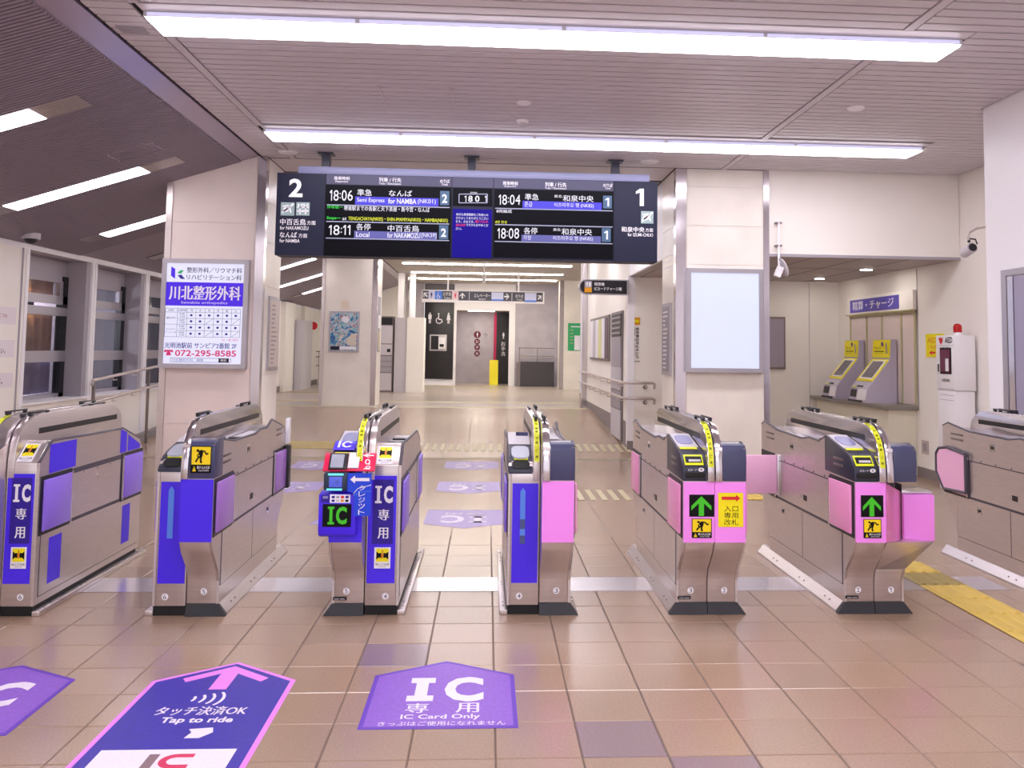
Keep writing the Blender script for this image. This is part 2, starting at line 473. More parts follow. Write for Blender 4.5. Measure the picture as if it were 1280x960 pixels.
# ---- floor stickers
def chevron_pts(x0, x1, yb, ys, ya, ins=0.):
    xm = (x0 + x1) / 2
    return [(x0 + ins, yb + ins), (x1 - ins, yb + ins), (x1 - ins, ys - ins * .6), (xm, ya - ins * 1.1), (x0 + ins, ys - ins * .6)]
def sticker(name, pts, m, label, group=None):
    t = thing(name, (sum(p[0] for p in pts) / len(pts), sum(p[1] for p in pts) / len(pts), 0), label, 'floor sticker', group)
    MB().prism(pts, 'z', .0004, .0012, m).build('sheet', t); return t
def fpr(x0, x1, y1, y0): return Pr((x0, y1, 0), (1, 0, 0), (0, -1, 0), x1 - x0, y1 - y0, (0, 0, 1, 1), base=.0014)
def ic_sticker(x0, x1, yb, label, worn=False):
    ys, ya = yb + .54, yb + .71
    t = sticker('floor_sticker', chevron_pts(x0, x1, yb, ys, ya), DECALD, label)
    p = fpr(x0, x1, ya, yb)
    q = chevron_pts(0, 1, 0, .76, 1, .03); p.poly([(a, 1 - b) for a, b in q], DECAL, .3)
    W = DECALW
    p.rect(.27, .29, .44, .37, W, 1.4); p.rect(.26, .56, .44, .64, W, 1.4); p.rect(.31, .37, .395, .56, W, 1.4)
    p.text('C', .51, .28, .78, .65, W, 1.4, .045)
    p.text('専', .27, .67, .42, .80, W, 1.4, .02); p.text('用', .60, .67, .75, .80, W, 1.4, .02)
    p.text('IC Card Only', .25, .82, .76, .895, W, 1.4, .02)
    p.text('きっぷはご使用になれません', .12, .91, .92, .965, W, 1.4, .012)
    p.build('lettering', t)
    return t
ic_sticker(-.452, .140, 3.395, 'purple IC card only floor sticker in front of lane 4')
ic_sticker(-2.29, -1.69, 3.38, 'purple IC card only floor sticker cut off by the left edge of the picture')
t = sticker('floor_sticker', chevron_pts(-1.368, -.778, 2.3, 3.892, 4.11), DECALPK, 'long navy tap to ride floor sticker with pink border and arrow')
p = Pr((-1.368, 4.11, 0), (1, 0, 0), (0, -1, 0), .59, 1.81, (0, 0, 100, 307), base=.0014)
q = chevron_pts(0, 100, 0, 270, 307, 3.5); p.poly([(a, 307 - b) for a, b in q], DECALN, .3)
p.poly([(50, 9), (80, 33), (76, 40), (56, 24), (56, 54), (44, 54), (44, 24), (24, 40), (20, 33)], DECALPK, 1.2)
def waves(p, x, y, r, m):
    for k in range(4): p.ring(x - r * 1.1 + k * r * .35, y, r * (.35 + .17 * k), r * (.5 + .25 * k), r * .17, m, 1.2, -.9, .9, 8)
waves(p, 50, 70, 12, DECALW)
p.text('タッチ決済OK', 22, 83, 80, 97, DECALW, 1.2, .02)
p.text('Tap to ride', 30, 100, 75, 111, DECALW, 1.2, .03)
p.poly([(52, 118), (66, 116), (68, 123), (62, 131), (53, 131), (55, 123)], DECALW, 1.2)
p.rect(11, 146, 89, 176, DECALW, 1.2)
p.rect(41, 152, 47, 170, mat('taupe_print', '8A7076', .5), 1.6)
p.ring(58, 161, 9, 9, 4.5, mat('magenta_print', 'D8305E', .5), 1.6, .5 * PI, 1.5 * PI, 10); p.rect(58, 152, 67, 156.5, MATS['magenta_print'], 1.6); p.rect(58, 165.5, 67, 170, MATS['magenta_print'], 1.6)
waves(p, 48, 196, 16, DECALW)
p.build('lettering', t)
def worn(x0, x1, ya, yb, label):                     # reads from the other side
    d = ya - yb; q = [(x0, ya), (x0, yb + d * .22), ((x0 + x1) / 2, yb), (x1, yb + d * .22), (x1, ya)]
    t = sticker('floor_sticker', q, DECALP, label)
    p = fpr(x0, x1, ya, yb); W = DECALWP
    p.text('C', .20, .32, .50, .74, W, 1.2, .045, flip=True)
    p.rect(.56, .38, .78, .45, W, 1.2); p.rect(.56, .64, .78, .71, W, 1.2); p.rect(.62, .38, .72, .71, W, 1.2)
    p.text('専用', .25, .16, .75, .28, W, 1.2, .02, flip=True)
    p.build('lettering', t)
worn(-.485, .160, 7.83, 7.05, 'worn purple sticker facing away, nearest of the three behind lane 4')
worn(-.480, .152, 9.47, 8.70, 'worn purple sticker facing away, middle of the three behind lane 4')
worn(-.480, .158, 11.12, 10.36, 'worn purple sticker facing away, farthest of the three behind lane 4')
worn(-2.22, -1.62, 9.42, 8.70, 'worn purple sticker facing away, just right of the left pillar')
worn(-2.26, -1.66, 11.08, 10.30, 'worn purple sticker facing away, farther one behind lane 5')
t = sticker('floor_sticker', [(-1.38, 7.20), (-.72, 7.20), (-.72, 8.5), (-1.05, 8.75), (-1.2, 8.3)], DECALP, 'worn purple triangular floor sticker half hidden behind the card reader of lane 5')

# ---- ceiling
ceiling = struct(MB().box(-2.34, 8.0, -4.0, 30., CZ + .02, CZ + .12, GAP).build('ceiling'))
T1, T2 = (-2.05, -1.97), (2.41, 2.49)
SP = .108
def slat_mesh(x0, x1):
    me = MB().prism([(-.0445, .014), (-.0445, .002), (-.0425, 0), (.0425, 0), (.0445, .002), (.0445, .014)], 'x', 0, x1 - x0, SLAT)
    v = bpy.data.meshes.new('slat'); v.from_pydata([tuple(a) for a in me.v], [], me.f); v.materials.append(SLAT); v.validate(); return v
sm = {}
def slat(x0, x1, y):
    k = round(x1 - x0, 3)
    if k not in sm: sm[k] = slat_mesh(x0, x1)
    o = bpy.data.objects.new('slat', sm[k]); COL.objects.link(o); o.parent = ceiling; o.location = (x0, y, CZ)
FIX = [(5.115, 5.405, -2.0, 2.84, 1), (7.86, 8.17, -2.0, 3.98, 1)]
y = 4.17
while y < 9.06:
    inl = [f for f in FIX if f[0] - .13 < y < f[1] + .06]
    if not inl:
        slat(-2.31, T1[0], y); slat(T1[1], T2[0], y); slat(T2[1], 3.8 if y < 6.6 else 4.98, y)
    else:
        f = inl[0]; slat(-2.31, T1[0], y); slat(f[3] + .03, 3.8 if y < 6.6 else 4.98, y)
    y += SP
b = MB()
for a0, a1 in (T1, T2):
    for ya, yb in ((-4, 4.98), (5.50, 7.74), (8.22, 9.09)): b.box(a0 + .012, a1 - .012, ya, yb, CZ - .004, CZ + .019, SLAT)
for f in FIX:
    b.box(f[2] - .01, f[3] + .02, f[0] - .125, f[0] - .014, CZ - .001, CZ + .015, SLAT); b.box(f[2] - .01, f[3] + .02, f[1] + .016, f[1] + .055, CZ - .001, CZ + .015, SLAT)
y = -3.9
while y < 4.1: b.box(-2.31, 4.98, y, y + .094, CZ, CZ + .013, SLAT); y += SP
y = 9.9
while y < 17: b.box(-2.31, 1.93, y, y + .1, CZ, CZ + .013, CEILF); y += .112
b.box(-2.31, 6, 17.1, 29.9, CZ, CZ + .013, CEILF)
b.box(-2.25, 1.93, 9.12, 9.8, CZ, CZ + .013, SLAT)
o = b.build('ceiling_panels', ceiling); o['kind'] = 'stuff'
# sloped side ceiling: smooth band, ribbed field
b = MB()
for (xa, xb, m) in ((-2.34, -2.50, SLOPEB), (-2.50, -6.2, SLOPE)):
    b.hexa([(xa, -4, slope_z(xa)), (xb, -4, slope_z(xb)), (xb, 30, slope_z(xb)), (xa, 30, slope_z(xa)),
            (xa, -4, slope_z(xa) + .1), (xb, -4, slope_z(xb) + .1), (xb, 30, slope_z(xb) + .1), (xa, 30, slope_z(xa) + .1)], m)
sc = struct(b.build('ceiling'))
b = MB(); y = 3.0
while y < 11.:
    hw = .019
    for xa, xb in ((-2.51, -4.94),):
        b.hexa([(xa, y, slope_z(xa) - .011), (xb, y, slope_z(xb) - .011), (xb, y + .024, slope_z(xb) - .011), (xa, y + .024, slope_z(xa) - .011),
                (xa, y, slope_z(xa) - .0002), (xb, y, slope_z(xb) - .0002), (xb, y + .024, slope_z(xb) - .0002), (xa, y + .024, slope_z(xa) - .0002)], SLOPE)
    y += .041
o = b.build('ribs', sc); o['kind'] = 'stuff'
b = MB(); xa, xb, ya, yb = -2.90, -3.26, 7.66, 7.93
for (p0, p1) in (((xa, ya), (xa, yb)), ((xb, ya), (xb, yb)), ((xa, ya), (xb, ya)), ((xa, yb), (xb, yb))):
    b.tube([(p0[0], p0[1], slope_z(p0[0]) - .008), (p1[0], p1[1], slope_z(p1[0]) - .008)], .006, SLOPEB, 6)
struct(b.build('trim_4'))

# ---- walls
def wall(name, x0, x1, y0, y1, z0, z1, m, bev=0.): return struct(B(name, None, x0, x1, y0, y1, z0, z1, m, bev))
WX = -4.95
wl = MB()
wl.box(WX - .6, WX, -4, 9.84, 0, 2.455, CREAM)
wl.box(WX - .6, WX, 9.84, 17.6, 0, .72, CREAM)
wl.box(WX - .75, WX + .03, 9.84, 17.6, .72, .745, WHITEP)
wl.box(WX - .02, WX + .005, -4, 30, 2.40, 2.475, WHITEP)
wl.box(WX - .6, WX - .02, 9.84, 17.6, 2.40, 2.46, GREYP)
wl.box(WX - .6, WX, 17.6, 30, 0, 2.46, CREAM)
struct(wl.build('wall_left'))
b = MB(); b.box(WX, WX + .012, 9.78, 9.84, .6, 2.40, WHITEP); b.box(WX, WX + .012, 9.70, 9.715, 0, 2.40, GREYP)
struct(b.build('trim_5'))
mbs = [11.36, 13.10, 14.84, 16.58]
for i, y in enumerate(mbs):
    b = MB(); b.box(WX - .62, WX - .01, y - .11, y + .04, .745, 2.40, GREYP)
    b.box(WX - .02, WX + .02, y, y + .06, .745, 2.41, WHITEP); b.box(WX - .02, WX + .02, y + .075, y + .13, .745, 2.41, WHITEP)
    b.box(WX, WX + .02, y, y + .13, 0., .745, WHITEP)
    struct(b.build('trim_%d' % (6 + i)))
wins = [(9.84, 11.25), (11.5, 12.99), (13.23, 14.73), (14.97, 16.47)]
GL = mat('window_glass', '20222A', .04, spec=.6, alpha=.28)
CURT = mat('grey_curtain', '9A90B4', .8, noise=.05)
CURTW = mat('warm_curtain', 'C8A090', .8, noise=.08)
for i, (ya, yb) in enumerate(wins):
    X = WX - .24
    fr = MB()
    fr.box(X - .05, X, ya, yb, 2.12, 2.40, GREYP)
    fr.box(X - .04, X + .02, ya, yb, 1.86, 1.96, ALU); fr.box(X - .04, X + .03, ya, yb, 1.72, 1.82, ALU)
    fr.box(X - .04, X + .03, ya, yb, 1.17, 1.30, ALU); fr.box(X - .04, X + .02, ya, yb, .745, .79, ALU)
    fr.box(X - .06, X + .03, ya, ya + .10, 1.96, 2.16, STEELD); fr.box(X - .06, X + .02, yb - .12, yb, .745, 2.2, BLACK)
    fr.box(X - .04, X + .015, ya + .1, ya + .14, 1.96, 2.14, ALU); fr.box(X - .04, X + .015, yb - .2, yb - .12, 1.96, 2.14, ALU)
    fo = struct(fr.build('window_%d' % (i + 1)))
    for (z0, z1) in ((.79, 1.17), (1.30, 1.72), (1.96, 2.12)):
        B('pane', fo, X - .02, X - .012, ya, yb - .12, z0, z1, GL)
# curtains behind the first window
def curtain(y0, y1, z0, z1, x, m, lab):
    b = MB(); n = int((y1 - y0) / .02); pts = []
    for k in range(n + 1):
        y = y0 + (y1 - y0) * k / n; pts.append((x + .028 * math.sin(k * .75), y))
    vs = [(a, c, z0) for a, c in pts] + [(a, c, z1) for a, c in pts]
    b.add(vs, [(k, k + 1, k + n + 2, k + n + 1) for k in range(n)], m)
    o = b.build('curtain', None, smooth=True)
    md = o.modifiers.new('thick', 'SOLIDIFY'); md.thickness = .004
    return tag(o, lab, 'curtain')
curtain(9.9, 11.1, .80, 1.18, WX - .33, CURT, 'grey violet pleated curtain in the lowest pane of the nearest left window')
curtain(9.9, 11.1, 1.29, 1.73, WX - .33, CURTW, 'warm lit pleated curtain in the middle pane of the nearest left window')
curtain(10.15, 11.1, 1.95, 2.14, WX - .33, CURTW, 'warm lit pleated curtain in the top pane of the nearest left window')
lp = thing('lamp_globe', (WX - .33, 10.02, 1.98), 'glowing yellow lamp seen through the top pane of the nearest left window', 'lamp')
MB().cyl((WX - .33, 10.05, 1.97), .07, .11, mat('warm_lamp', 'FFE27A', .5, emit=3.0), n=14, r2=.055).build('shade', lp, smooth=True)
MB().cyl((WX - .33, 10.05, 1.80), .012, .17, STEELD, n=8).build('stem', lp)
MB().cyl((WX - .33, 10.05, 1.79), .05, .012, STEELD, n=12).build('foot', lp)
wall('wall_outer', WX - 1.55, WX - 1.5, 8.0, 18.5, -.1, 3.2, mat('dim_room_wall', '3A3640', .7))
b = MB(); b.box(WX - 1.5, WX - .77, 8, 18.5, .70, .74, GREYP); b.box(WX - 1.4, WX - .8, 12.0, 12.9, .74, 1.1, GREYP)
struct(b.build('trim_10'))
# posters (two printed notices, cut off by the frame) on the left wall
def lw_text(items, label, y0, y1, z0, z1):
    t = thing('wall_notice', (WX, y0, (z0 + z1) / 2), label, 'notice')
    B('sheet', t, WX + .001, WX + .003, y0, y1, z0, z1, mat('faint_white_film', 'EFE6EC', .5))
    p = Pr((WX + .003, y0, 1.75), (0, 1, 0), (0, 0, -1), .5, .9, (0, 0, 50, 90))
    for s, xa, ya, xb, yb, m in items: p.text(s, xa, ya, xb, yb, m, 1, .01)
    p.build('lettering', t)
lw_text([('硬貨(こうか)', 10, 6, 36, 11, mat('pale_red_print', 'B0525E', .5))], 'white notice with red characters on the left wall, topmost of three', 9.10, 9.64, 1.58, 1.76)
lw_text([('をご利用下さい。', -14, 41, 36, 47, INK)], 'white notice with black characters on the left wall, middle of three', 9.10, 9.64, 1.24, 1.42)
lw_text([('願います。', -8, 72, 34, 78, INK)], 'white notice with black characters on the left wall, lowest of three', 9.10, 9.64, .93, 1.08)

# ---- pillars
def pillar_l(name, y, x0, x1, d, seams, front=STONEP):
    zt = lambda x: slope_z(x) if x < -2.34 else CZ
    b = MB(); z0 = fz(y + d / 2) - .02
    b.prism([(x0, z0), (x1, z0), (x1, CZ), (-2.34, CZ), (x0, zt(x0))], 'y', y, y + d, front)
    o = struct(b.build('pillar'))
    for (za, zb) in zip(seams, seams[1:]):
        g = MB(); top = zb
        g.prism([(x0 + .06, za + .004), (x1 - .09, za + .004), (x1 - .09, min(zb, zt(x1 - .09)) - .003), (x0 + .06, min(zb, zt(x0 + .06)) - .003)], 'y', y - .008, y, front)
        g.build('stone_panel', o)
    s = MB(); s.box(x0 - .01, x0 + .05, y - .014, y + .05, z0, zt(x0) - .01, STEEL); s.build('corner_trim', o)
    s = MB(); s.box(x1 - .075, x1 + .012, y - .014, y + .08, z0, zt(x1 - .075) - .004, CHROME); s.build('corner_trim', o)
    for (za, zb) in ((z0, 1.1), (1.1, 2.0), (2.0, 2.45), (2.45, 2.86), (2.86, CZ)):
        B('stone_panel', o, x1, x1 + .006, y + .09, y + d - .01, za + .003, zb - .003, STONE)
    return o
pl = pillar_l('pillar', 9.02, -3.22, -2.265, .76, [0, .62, 2.20, 2.62, 3.31]); pl['label'] = 'tall beige stone pillar at left carrying the clinic lightbox'
pf = pillar_l('pillar', 16.8, -3.10, -2.09, .8, [.29, 2.20, 2.6, 3.31], STONE); pf['label'] = 'beige stone pillar at mid distance with colourful poster'
def pillar_r(x0, x1, y, d, zb):
    o = struct(MB().box(x0, x1, y, y + d, zb, CZ, STONE).build('pillar'))
    for (a, c) in ((zb, 1.18), (1.18, 2.30), (2.30, 2.71), (2.71, 3.12), (3.12, CZ)):
        B('stone_panel', o, x0 + .11, x1 - .055, y - .008, y, a + .003, c - .003, STONE)
        B('stone_panel', o, x0 - .006, x0, y + .10, y + d - .01, a + .003, c - .003, STONE)
    B('corner_trim', o, x0 - .01, x0 + .10, y - .014, y + .09, zb, CZ - .002, CHROME)
    B('corner_trim', o, x1 - .05, x1 + .01, y - .014, y + .05, zb, CZ - .002, CHROME)
    return o
pr = pillar_r(1.95, 2.92, 9.10, .72, 0.)
for z in (2.42, 2.36, 2.30): B('joint_strip', pr, 1.942, 1.9445, 9.2, 9.81, z, z + .008, WHITE)
pillar_r(2.0, 2.68, 24.5, .6, RZ)

# ---- right side: near wall block, bulkhead, alcove
wall('wall_right_near', 3.82, 5.2, -4, 6.58, 0, CZ + .015, WHITEP)
wall('wall_right', 5.0, 5.2, 6.585, 12.6, 0, CZ + .015, CREAM)
wall('wall_bulkhead', 2.93, 4.995, 9.10, 9.18, 2.41, CZ + .012, CREAM)
wall('wall_bulkhead_side', 1.955, 2.1, 9.83, 12.19, 2.43, CZ + .012, WHITEP)
b = MB(); b.box(2.105, 4.99, 9.185, 12.39, 2.41, 2.45, mat('alcove_ceiling', 'A79A98', .5)); b.box(1.96, 2.1, 9.83, 12.18, 2.415, 2.428, MATS['alcove_ceiling'])
for k, x in enumerate((2.93, 3.45, 3.97, 4.49)): b.box(x, x + .006, 9.2, 12.38, 2.408, 2.4099, GAP)
b.box(2.95, 4.98, 10.4, 10.406, 2.408, 2.4099, GAP)
struct(b.build('ceiling'))
struct(B('trim_11', None, 2.93, 4.995, 9.09, 9.10, 2.40, 2.43, GREYP))
b = MB(); b.box(2.92, 5.0, 12.4, 12.6, 0, 3.3, CREAM)
for x in (3.9, 4.57): b.box(x, x + .004, 12.394, 12.3999, 0, 2.4, GREYP)
struct(b.build('wall_alcove_back'))
b = MB(); b.box(4.994, 4.9995, 10.06, 10.065, .8, 2.4, GREYP); struct(b.build('trim_12'))
BASEB = mat('baseboard_taupe', '8A8080', .5)
struct(B('baseboard_right', None, 4.985, 4.9995, 6.6, 10.1, 0, .11, BASEB))
struct(B('baseboard_alcove', None, 2.95, 4.98, 12.385, 12.3995, 0, .11, BASEB))
# corridor wall block
cb = MB(); cb.box(1.95, 2.915, 12.2, 17.3, 0, CZ + .01, CREAM)
cw = struct(cb.build('wall_corridor'))
B('corner_trim', cw, 1.935, 2.03, 12.188, 12.30, .11, 2.43, WHITEP)
struct(B('baseboard_corridor', None, 1.944, 1.949, 12.32, 17.3, 0, fz(17) + .12, BASEB))
struct(B('baseboard_corner', None, 1.934, 2.915, 12.18, 12.199, 0, .16, BASEB))
b = MB(); b.box(1.86, 1.95, 17.32, 17.42, RZ - .02, CZ, CHROME); b.box(1.84, 1.94, 17.45, 17.55, RZ, CZ, WHITEP)
b.tube([(1.80, 17.0, fz(17)), (1.80, 17.0, fz(17) + .28)], .03, STEEL, 10)
struct(b.build('trim_13'))
# near right door
d = MB(); d.box(3.80, 3.8195, 6.30, 6.36, 0, 2.03, ALU); d.box(3.80, 3.8195, 4.9, 6.30, 1.985, 2.03, ALU); d.box(3.80, 3.8195, 4.9, 4.96, 0, 1.985, ALU)
dr = struct(d.build('door_1'))
B('door_leaf', dr, 3.812, 3.8195, 4.97, 6.22, .01, 1.975, mat('lavender_door', 'A49DB6', .3))
B('door_edge', dr, 3.806, 3.8195, 6.225, 6.295, .01, 1.98, CHROME)

# ---- far end: toilet block
wall('wall_end_left', -5, -1.9, 26.5, 26.7, RZ, CZ + .01, GREYW)
b = MB(); b.box(-1.0, -.93, 26.45, 26.7, RZ, 2.75, WHITEP); b.box(.64, .82, 26.45, 26.7, RZ, CZ, WHITEP); b.box(-1.0, .64, 26.46, 26.7, 2.52, CZ, WHITEP)
b.box(-1.9, -1.0, 26.46, 26.7, 2.76, CZ, WHITEP); b.box(-1.88, -1.0, 26.44, 26.46, 3.08, 3.29, mat('bulkhead_sign_dark', '5A5660', .3))
b.box(-1.9, -1.0, 26.5, 26.7, RZ, .46, WHITEP)
struct(b.build('wall_end'))
wall('wall_end_right', .82, 6, 26.5, 26.7, RZ, CZ + .01, GREYW)
wall('wall_toilet', -1.2, .85, 28.2, 28.3, RZ, 3.3, GREYW)
b = MB(); b.box(-1.3, -1.2, 26.72, 28.2, RZ, 3.3, GREYW); b.box(.85, .95, 26.72, 28.2, RZ, 3.3, GREYW); b.box(-1.2, .85, 26.72, 28.2, 2.55, 2.6, CEILF)
struct(b.build('wall_toilet_sides'))
bp = thing('sign_panel', (-1.44, 26.45, RZ), 'tall black panel with white man, wheelchair and woman symbols', 'sign')
B('panel', bp, -1.87, -1.01, 26.44, 26.495, .47, 2.75, mat('black_panel', '26242A', .4), .004)
p = Pr((-1.87, 26.44, 2.75), (1, 0, 0), (0, 0, -1), .86, 2.28, (0, 0, 86, 228), base=.004)
p.man(16, 48, 32, WHITE, 1); p.wheel(43, 49, 32, WHITE, 1); p.man(71, 48, 32, WHITE, 1, True); p.build('symbols', bp)
box = thing('wall_dispenser', (-1.42, 26.43, 1.5), 'white and black box in a steel frame on the black toilet panel', 'dispenser')
B('frame', box, -1.70, -1.20, 26.40, 26.435, 1.30, 1.78, GREYL); B('body', box, -1.66, -1.44, 26.38, 26.40, 1.34, 1.74, BLACK)
B('unit', box, -1.44, -1.24, 26.34, 26.40, 1.36, 1.70, WHITEP, .01); B('slot', box, -1.40, -1.28, 26.33, 26.34, 1.42, 1.50, BLACK)
ip = thing('sign_panel', (.42, 28.15, RZ), 'black panel edged in magenta inside the toilet entrance', 'sign')
B('panel', ip, .28, .84, 27.9, 28.15, RZ, 2.5, MATS['black_panel']); B('edge', ip, .20, .28, 27.9, 28.15, RZ + .1, 2.5, mat('magenta_edge', 'B81450', .4))
p = Pr((.28, 27.9, 2.5), (1, 0, 0), (0, 0, -1), .56, 2.2, (0, 0, 56, 220), base=.004)
p.man(22, 70, 20, WHITE, 1); p.vtext('お手洗', 15, 88, 29, 135, WHITE, 1); p.build('symbols', ip)
sg = thing('wall_sign', (-.35, 28.19, 1.6), 'four dark red round toilet symbols with an arrow on the grey wall', 'sign')
p = Pr((-.6, 28.19, 2.3), (1, 0, 0), (0, 0, -1), .9, 1.3, (0, 0, 90, 130), base=.004)
MR = mat('maroon_print', '6A1A34', .5)
p.disc(28, 48, 11, 11, MR, 1); p.man(28, 48, 15, WHITE, 2)
for k, yy in enumerate((70, 88, 108)): p.disc(28, yy, 9, 9, MR, 1); p.text('お手洗'[k], 23, yy - 5, 33, yy + 5, WHITE, 2)
p.arrow(55, 48, 14, 14, PI / 2, GREYP, 1); p.build('symbols', sg)
ys = thing('wet_floor_sign', (.22, 27.2, RZ), 'yellow folding floor sign standing in the toilet entrance', 'sign')
MB().prism([(27.05, RZ), (27.08, RZ), (27.22, RZ + .75), (27.19, RZ + .75)], 'x', .08, .34, YELLOW).build('front_board', ys)
MB().prism([(27.36, RZ), (27.33, RZ), (27.20, RZ + .75), (27.23, RZ + .75)], 'x', .08, .34, YELLOW).build('back_board', ys)
MB().prism([(27.124, RZ + .38), (27.131, RZ + .38), (27.199, RZ + .68), (27.192, RZ + .68)], 'x', .12, .30, WHITE).build('notice', ys)
rb = thing('ramp_railing', (1.4, 26.2, RZ), 'dark panel fence with thin rails in front of the grey wall at the far right', 'railing')
B('panel', rb, .98, 1.98, 26.2, 26.24, RZ, 1.02, mat('smoke_panel', '4A464C', .4)); B('end_panel', rb, .86, .98, 26.18, 26.26, RZ, 1.0, STEELD)
b = MB()
for z in (1.18, 1.42): b.tube([(.92, 26.22, z), (1.98, 26.22, z)], .014, STEELD, 6)
for x in (.95, 1.48): b.tube([(x, 26.22, 1.0), (x, 26.22, 1.42)], .012, STEELD, 6)
b.build('rails', rb)

li = thing('toilet_fill_light', (-.2, 27.4, 2.55), 'added unseen fill lamp just inside the toilet entrance', 'ceiling light')  # unseen lamp, added to brighten the inner toilet wall
B('diffuser', li, -.6, .2, 27.3, 27.5, 2.53, 2.549, LAMPFM); B('rim', li, -.63, .23, 27.27, 27.53, 2.54, 2.5495, WHITEP)
pl_ = bpy.data.lights.new('lamp_globe_bulb', 'POINT'); pl_.energy = 9; pl_.color = (1, .72, .35); pl_.shadow_soft_size = .05
po = bpy.data.objects.new('lamp_globe_bulb', pl_); COL.objects.link(po); po.location = (WX - .27, 10.3, 1.9); 
pl_ = bpy.data.lights.new('added_fill_bulb', 'POINT'); pl_.energy = 45; pl_.color = (.85, .85, 1); pl_.shadow_soft_size = .1  # added fill light behind the windows, brightens the lower curtain
po = bpy.data.objects.new('added_fill_bulb', pl_); COL.objects.link(po); po.location = (WX - 1.1, 11.0, 1.6)

# ================================================================ LAMPS
def ceiling_lamp(y0, y1, x0, x1, n, label, z=CZ, m=LAMPM, drop=.04):
    t = thing('ceiling_light', ((x0 + x1) / 2, (y0 + y1) / 2, z), label, 'ceiling light')
    B('housing', t, x0 - .01, x1 + .01, y0 - .004, y1 + .012, z - drop + .012, z + .015, GREYL)
    L = (x1 - x0) / n
    for k in range(n):
        a = x0 + k * L + .003; c = a + L - .006
        b = MB(); b.box(a, c, y0 + .006, y1, z - drop, z - drop + .011, m)
        b.build('diffuser', t)
        MB().box(a + .01, c - .01, y0 - .012, y0 - .004, z - drop + .016, z - .006, LAMPS).build('side_diffuser', t)
    return t
ceiling_lamp(FIX[0][0], FIX[0][1], FIX[0][2], FIX[0][3], 4, 'long bright strip lamp across the top of the picture, nearest to the viewer')
ceiling_lamp(FIX[1][0], FIX[1][1], FIX[1][2], FIX[1][3], 5, 'long bright strip lamp just in front of the departure board')
for y, q in ((2.42, 'above'), (-.3, 'just behind'), (-3.0, 'far behind')):
    ceiling_lamp(y, y + .32, -2.0, 2.84, 4, 'long strip lamp of the concourse ceiling %s the viewer' % q)
for y, q in ((10.9, 'nearest'), (13.6, 'middle'), (16.3, 'farthest')):
    ceiling_lamp(y, y + .30, -2.0, 1.85, 3, q + ' strip lamp of the corridor ceiling hidden behind the departure board')
for y, l in ((20.1, 'nearest'), (22.5, 'middle'), (24.5, 'farthest')):
    ceiling_lamp(y, y + .22, -1.95, 1.9, 2, l + ' thin strip lamp of the far corridor ceiling seen under the board', m=LAMPFM, drop=.02)
def aisle_lamp(y, x0, x1, label, far=False):
    t = thing('aisle_light', ((x0 + x1) / 2, y, slope_z((x0 + x1) / 2)), label, 'ceiling light')
    def seg(name, a, c, ya, yb, d0, d1, m):
        MB().hexa([(a, ya, slope_z(a) - d0), (c, ya, slope_z(c) - d0), (c, yb, slope_z(c) - d0), (a, yb, slope_z(a) - d0),
                   (a, ya, slope_z(a) - d1), (c, ya, slope_z(c) - d1), (c, yb, slope_z(c) - d1), (a, yb, slope_z(a) - d1)], m).build(name, t)
    seg('trough', x0 - .01, x1 + .01, y - .14, y + .14, 0., .008, BLACK)
    seg('reflector', x1 - .32, x1, y - .128, y + .128, .008, .011, STEEL)
    seg('reflector', x0, x0 + .22, y - .128, y + .128, .008, .011, STEEL)
    seg('diffuser', x0 + .22, x1 - .32, y - .128, y + .128, .008, .014, LAMPLM)
ys = [6.39, 8.37, 10.38, 12.4, 14.4, 16.6, 19.0, 21.4]
labs = ['slanted strip lamp at the left edge, nearest on the sloping ceiling', 'slanted strip lamp ending beside the top of the left pillar',
        'slanted strip lamp disappearing behind the left pillar', 'slanted strip lamp hidden behind the left pillar',
        'slanted strip lamp, upper one in the gap right of the left pillar', 'slanted strip lamp, second one in the gap right of the left pillar',
        'slanted strip lamp, third one in the gap right of the left pillar', 'slanted strip lamp, lowest and farthest in the gap right of the left pillar']
for y, l in zip(ys, labs): aisle_lamp(y, -4.62 if y > 8 else -4.9, -2.89, l)
for y, q in ((4.4, 'first'), (2.4, 'second'), (.4, 'third')): aisle_lamp(y, -4.62, -2.89, q + ' strip lamp on the sloping ceiling outside the left edge of the picture')
def downlight(x, y, z, r, label, on=True):
    t = thing('downlight', (x, y, z), label, 'downlight')
    MB().cyl((x, y, z - .008), r, .008, GREYL, n=24).build('rim', t, smooth=True)
    MB().cyl((x, y, z - .012), r * .82, .004, DOWN if on else WHITEP, n=24).build('lens', t)
downlight(4.48, 11.75, 2.408, .07, 'small lit downlight at the back of the alcove ceiling')
downlight(4.52, 10.35, 2.408, .08, 'small lit downlight above the fare machines')
downlight(3.4, 10.9, 2.408, .08, 'small lit downlight of the alcove ceiling hidden behind the right pillar')
def disc_thing(name, x, y, r, h, label, cat, nose=0):
    t = thing(name, (x, y, CZ), label, cat)
    MB().cyl((x, y, CZ - h), r * .85, h, WHITEP, n=24, r2=r).build('housing', t, smooth=True)
    if nose: MB().cyl((x, y, CZ - h - nose), r * .45, nose, GREYL, n=16).build('sensor_cap', t, smooth=True)
disc_thing('ceiling_speaker', 2.838, 6.65, .07, .012, 'small round white disc on the right part of the slatted ceiling', 'ceiling disc')
disc_thing('smoke_detector', .262, 7.33, .055, .02, 'round smoke detector with a nose above the board', 'smoke detector', .03)
disc_thing('ceiling_speaker', .25, 6.78, .06, .010, 'flat round disc on the ceiling just ahead of the smoke detector', 'ceiling disc')
disc_thing('ceiling_speaker', 1.609, 8.80, .10, .012, 'round white disc on the ceiling beside the right pillar', 'ceiling disc')
